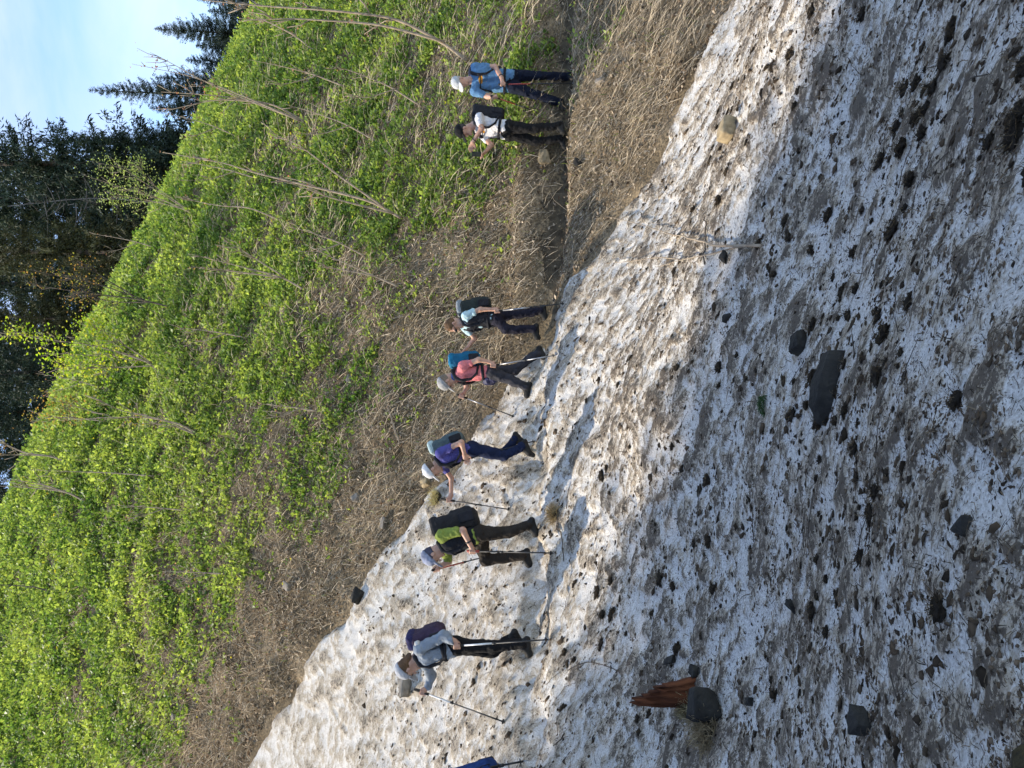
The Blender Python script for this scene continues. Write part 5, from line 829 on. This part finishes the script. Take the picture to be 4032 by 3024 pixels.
jp = W['pel'] + W['tfw'] * 0.12 - W['lat'] * 0.02 + W['up'] * 0.02; V, F = sdf_mesh('tied_jacket', [('e', jp, (0.06, 0.13, 0.10), np.stack([W['tfw'], W['lat'], W['up']])), ('e', jp - W['up'] * 0.06 + W['lat'] * 0.07, (0.05, 0.06, 0.08), np.stack([W['tfw'], W['lat'], W['up']]))], 0.009, 0.02, 0.014, 22); link('tied_jacket', mesh_np('tied_jacket', V - W['org'], F, smooth=True), cloth('tied_jacket', (0.03, 0.03, 0.07), rough=0.5), W['e'])
# purple
E_ = dict(head=(355, 735, 0), neck=(430, 635, 0), shN=(455, 515, -0.16), elN=(735, 378, -0.22), wrN=(775, 535, -0.2), haN=(800, 605, -0.16), shF=(480, 680, 0.14), elF=(600, 855, 0.2), wrF=(597, 1085, 0.18), haF=(572, 1150, 0.15), pel=(850, 475, 0), hipN=(890, 475, -0.09), kneN=(1300, 555, -0.1), ankN=(1620, 440, -0.1), toeN=(1800, 565, -0.1), hipF=(890, 470, 0.09), kneF=(1285, 535, 0.09), ankF=(1490, 350, 0.1), toeF=(1620, 400, 0.1))
W = person('R3', E_, (-0.83, -0.12, -0.54), (-0.97, -0.2, 0), 'hiker in a purple t-shirt, white cap and blue trousers reaching forward with a pole', cloth('purple_shirt', (0.075, 0.07, 0.24), 0.15), blue_t, 0.45, cap=cloth('white_cap_b', (0.55, 0.55, 0.57), 0.05), hair=(0.14, 0.085, 0.05), hair_long=False, build=0.92, gripF=np.array([0.03, 0, 1.0]), extra=('heel_up',))
backpack(W, 'grey green backpack with a pale lid on the purple shirted hiker', cloth('grey_green_pack', (0.075, 0.105, 0.115)), lid=cloth('pale_lid', (0.36, 0.46, 0.46)), H=0.46, D=0.17)
pole(W, 'haF', (1412, 1280), 'black trekking pole upright in front of the purple shirted hiker', upper='pole_black', grip_up=0.14, dz=0.15); pole(W, 'haN', (1740, 352), 'thin dark trekking pole slanting back past the blue trousers', upper='pole_black', dz=-0.15)
# yellow green
F_ = dict(head=(470, 705, 0), neck=(565, 600, 0), shN=(565, 480, -0.17), elN=(822, 418, -0.22), wrN=(905, 580, -0.22), haN=(935, 665, -0.2), shF=(595, 635, 0.15), elF=(650, 790, 0.2), wrF=(545, 850, 0.18), haF=(505, 880, 0.15), pel=(985, 480, 0), hipN=(1020, 455, -0.09), kneN=(1370, 440, -0.1), ankN=(1655, 360, -0.1), toeN=(1735, 480, -0.1), hipF=(1030, 530, 0.09), kneF=(1085, 770, 0.1), ankF=(1520, 715, 0.1), toeF=(1620, 800, 0.1))
W = person('R4', F_, (-0.72, -0.18, -0.67), (-0.95, -0.28, 0), 'stooping hiker in a yellow green shirt and brown trousers with a navy and white headband', cloth('lime_shirt', (0.20, 0.25, 0.05), 0.12), brown_t, 0.75, cap=cloth('headband', (0.22, 0.24, 0.32), 0.6), headwear='cap', hair=(0.05, 0.05, 0.08), build=1.04, watch=True, gripN=np.array([0.02, 0, 1.0]), gripF=np.array([-0.25, 0, 1.0]), boots='boot', vest=cloth('dark_vest', (0.014, 0.015, 0.02)))
backpack(W, 'big black backpack on the yellow green shirted hiker', cloth('black_pack_b', (0.022, 0.021, 0.022)), H=0.55, D=0.22)
pole(W, 'haN', (1920, 687), 'black trekking pole with a red grip upright before the yellow green shirted hiker', upper='pole_black', mid=0.3, gripmat='pole_red'); pole(W, 'haF', (1150, 715), 'slanting trekking pole raised by the yellow green shirted hiker', upper='pole_red', dz=0.2)
# grey
G_ = dict(head=(325, 640, 0), neck=(425, 525, 0), shN=(440, 450, -0.16), elN=(690, 318, -0.2), wrN=(800, 372, -0.22), haN=(822, 420, -0.22), shF=(500, 585, 0.14), elF=(560, 720, 0.2), wrF=(532, 840, 0.18), haF=(478, 893, 0.15), pel=(780, 425, 0), hipN=(820, 420, -0.09), kneN=(1180, 430, -0.1), ankN=(1520, 400, -0.1), toeN=(1610, 500, -0.1), hipF=(820, 430, 0.09), kneF=(1190, 480, 0.1), ankF=(1450, 345, 0.1), toeF=(1530, 400, 0.1))
grey_j = cloth('grey_jacket', (0.24, 0.27, 0.31), 0.12); gcap = cloth('light_grey_cap', (0.36, 0.37, 0.40), 0.12)
W = person('R5', G_, (-0.75, 0.08, -0.66), (-0.98, 0.02, 0), 'bowed hiker in a grey jacket and black trousers, nearest and furthest left', grey_j, M['black'], 0.5, cap=gcap, hair=(0.13, 0.07, 0.035), hair_long=True, build=0.95, long_sleeve=True, gripN=V_, gripF=np.array([0.35, 0, 1.0]))
e, c, org = backpack(W, 'dark plum backpack with a white fluffy charm on the grey jacketed hiker', cloth('plum_pack', (0.045, 0.03, 0.055)), lid=cloth('violet_lid', (0.03, 0.028, 0.085)), H=0.40, D=0.17)
V, F = ico(3); V = V * (0.028 + 0.014 * vnoise3(V * 4, 3))[:, None]; o = link('pompom', mesh_np('pompom', V, F), cloth('white_fluff', (0.55, 0.53, 0.5)), None); o.location = c + W['up'] * 0.13 - W['lat'] * 0.0 + np.array([0.0, -0.16, 0.0]); tag(o, 'white fluffy charm hanging on the plum backpack', 'charm')
pole(W, 'haN', (1775, 355), 'white and black trekking pole beside the leg of the grey jacketed hiker', upper='pole_white', mid=0.35); pole(W, 'haF', (1335, 1205), 'white and black trekking pole planted ahead of the grey jacketed hiker', upper='pole_white', mid=0.3, grip_up=0.13, dz=-0.3)
# hiker leaving the frame on the left
W = person('R5', G_, (-0.9, 0.3, -0.2), (-0.95, 0.25, 0), 'hiker leaving the frame on the left with only a blue backpack showing', cloth('blue_jacket', (0.03, 0.06, 0.16)), M['black'], 0.5, cap=gcap, build=1.0, long_sleeve=True, gripN=V_, gripF=V_, tf=(1060, 1742, 590, 270, 1.25))
e, c, org = backpack(W, 'bright blue backpack cut by the left frame edge', cloth('blue_pack', (0.015, 0.04, 0.14)), H=0.40, D=0.17); pole_between(c + np.array([0.11, -0.03, -0.02]), c + np.array([0.16, -0.03, -0.42]), 'folded blue pole strapped to the blue backpack at the left frame edge', upper='pole_black', grip_up=0.02, grip_dn=0.02)

print('TRIS', sum(sum(len(p.vertices) - 2 for p in m_.polygons) if len(m_.polygons) < 20000 else len(m_.loops) - 2 * len(m_.polygons) for m_ in bpy.data.meshes))
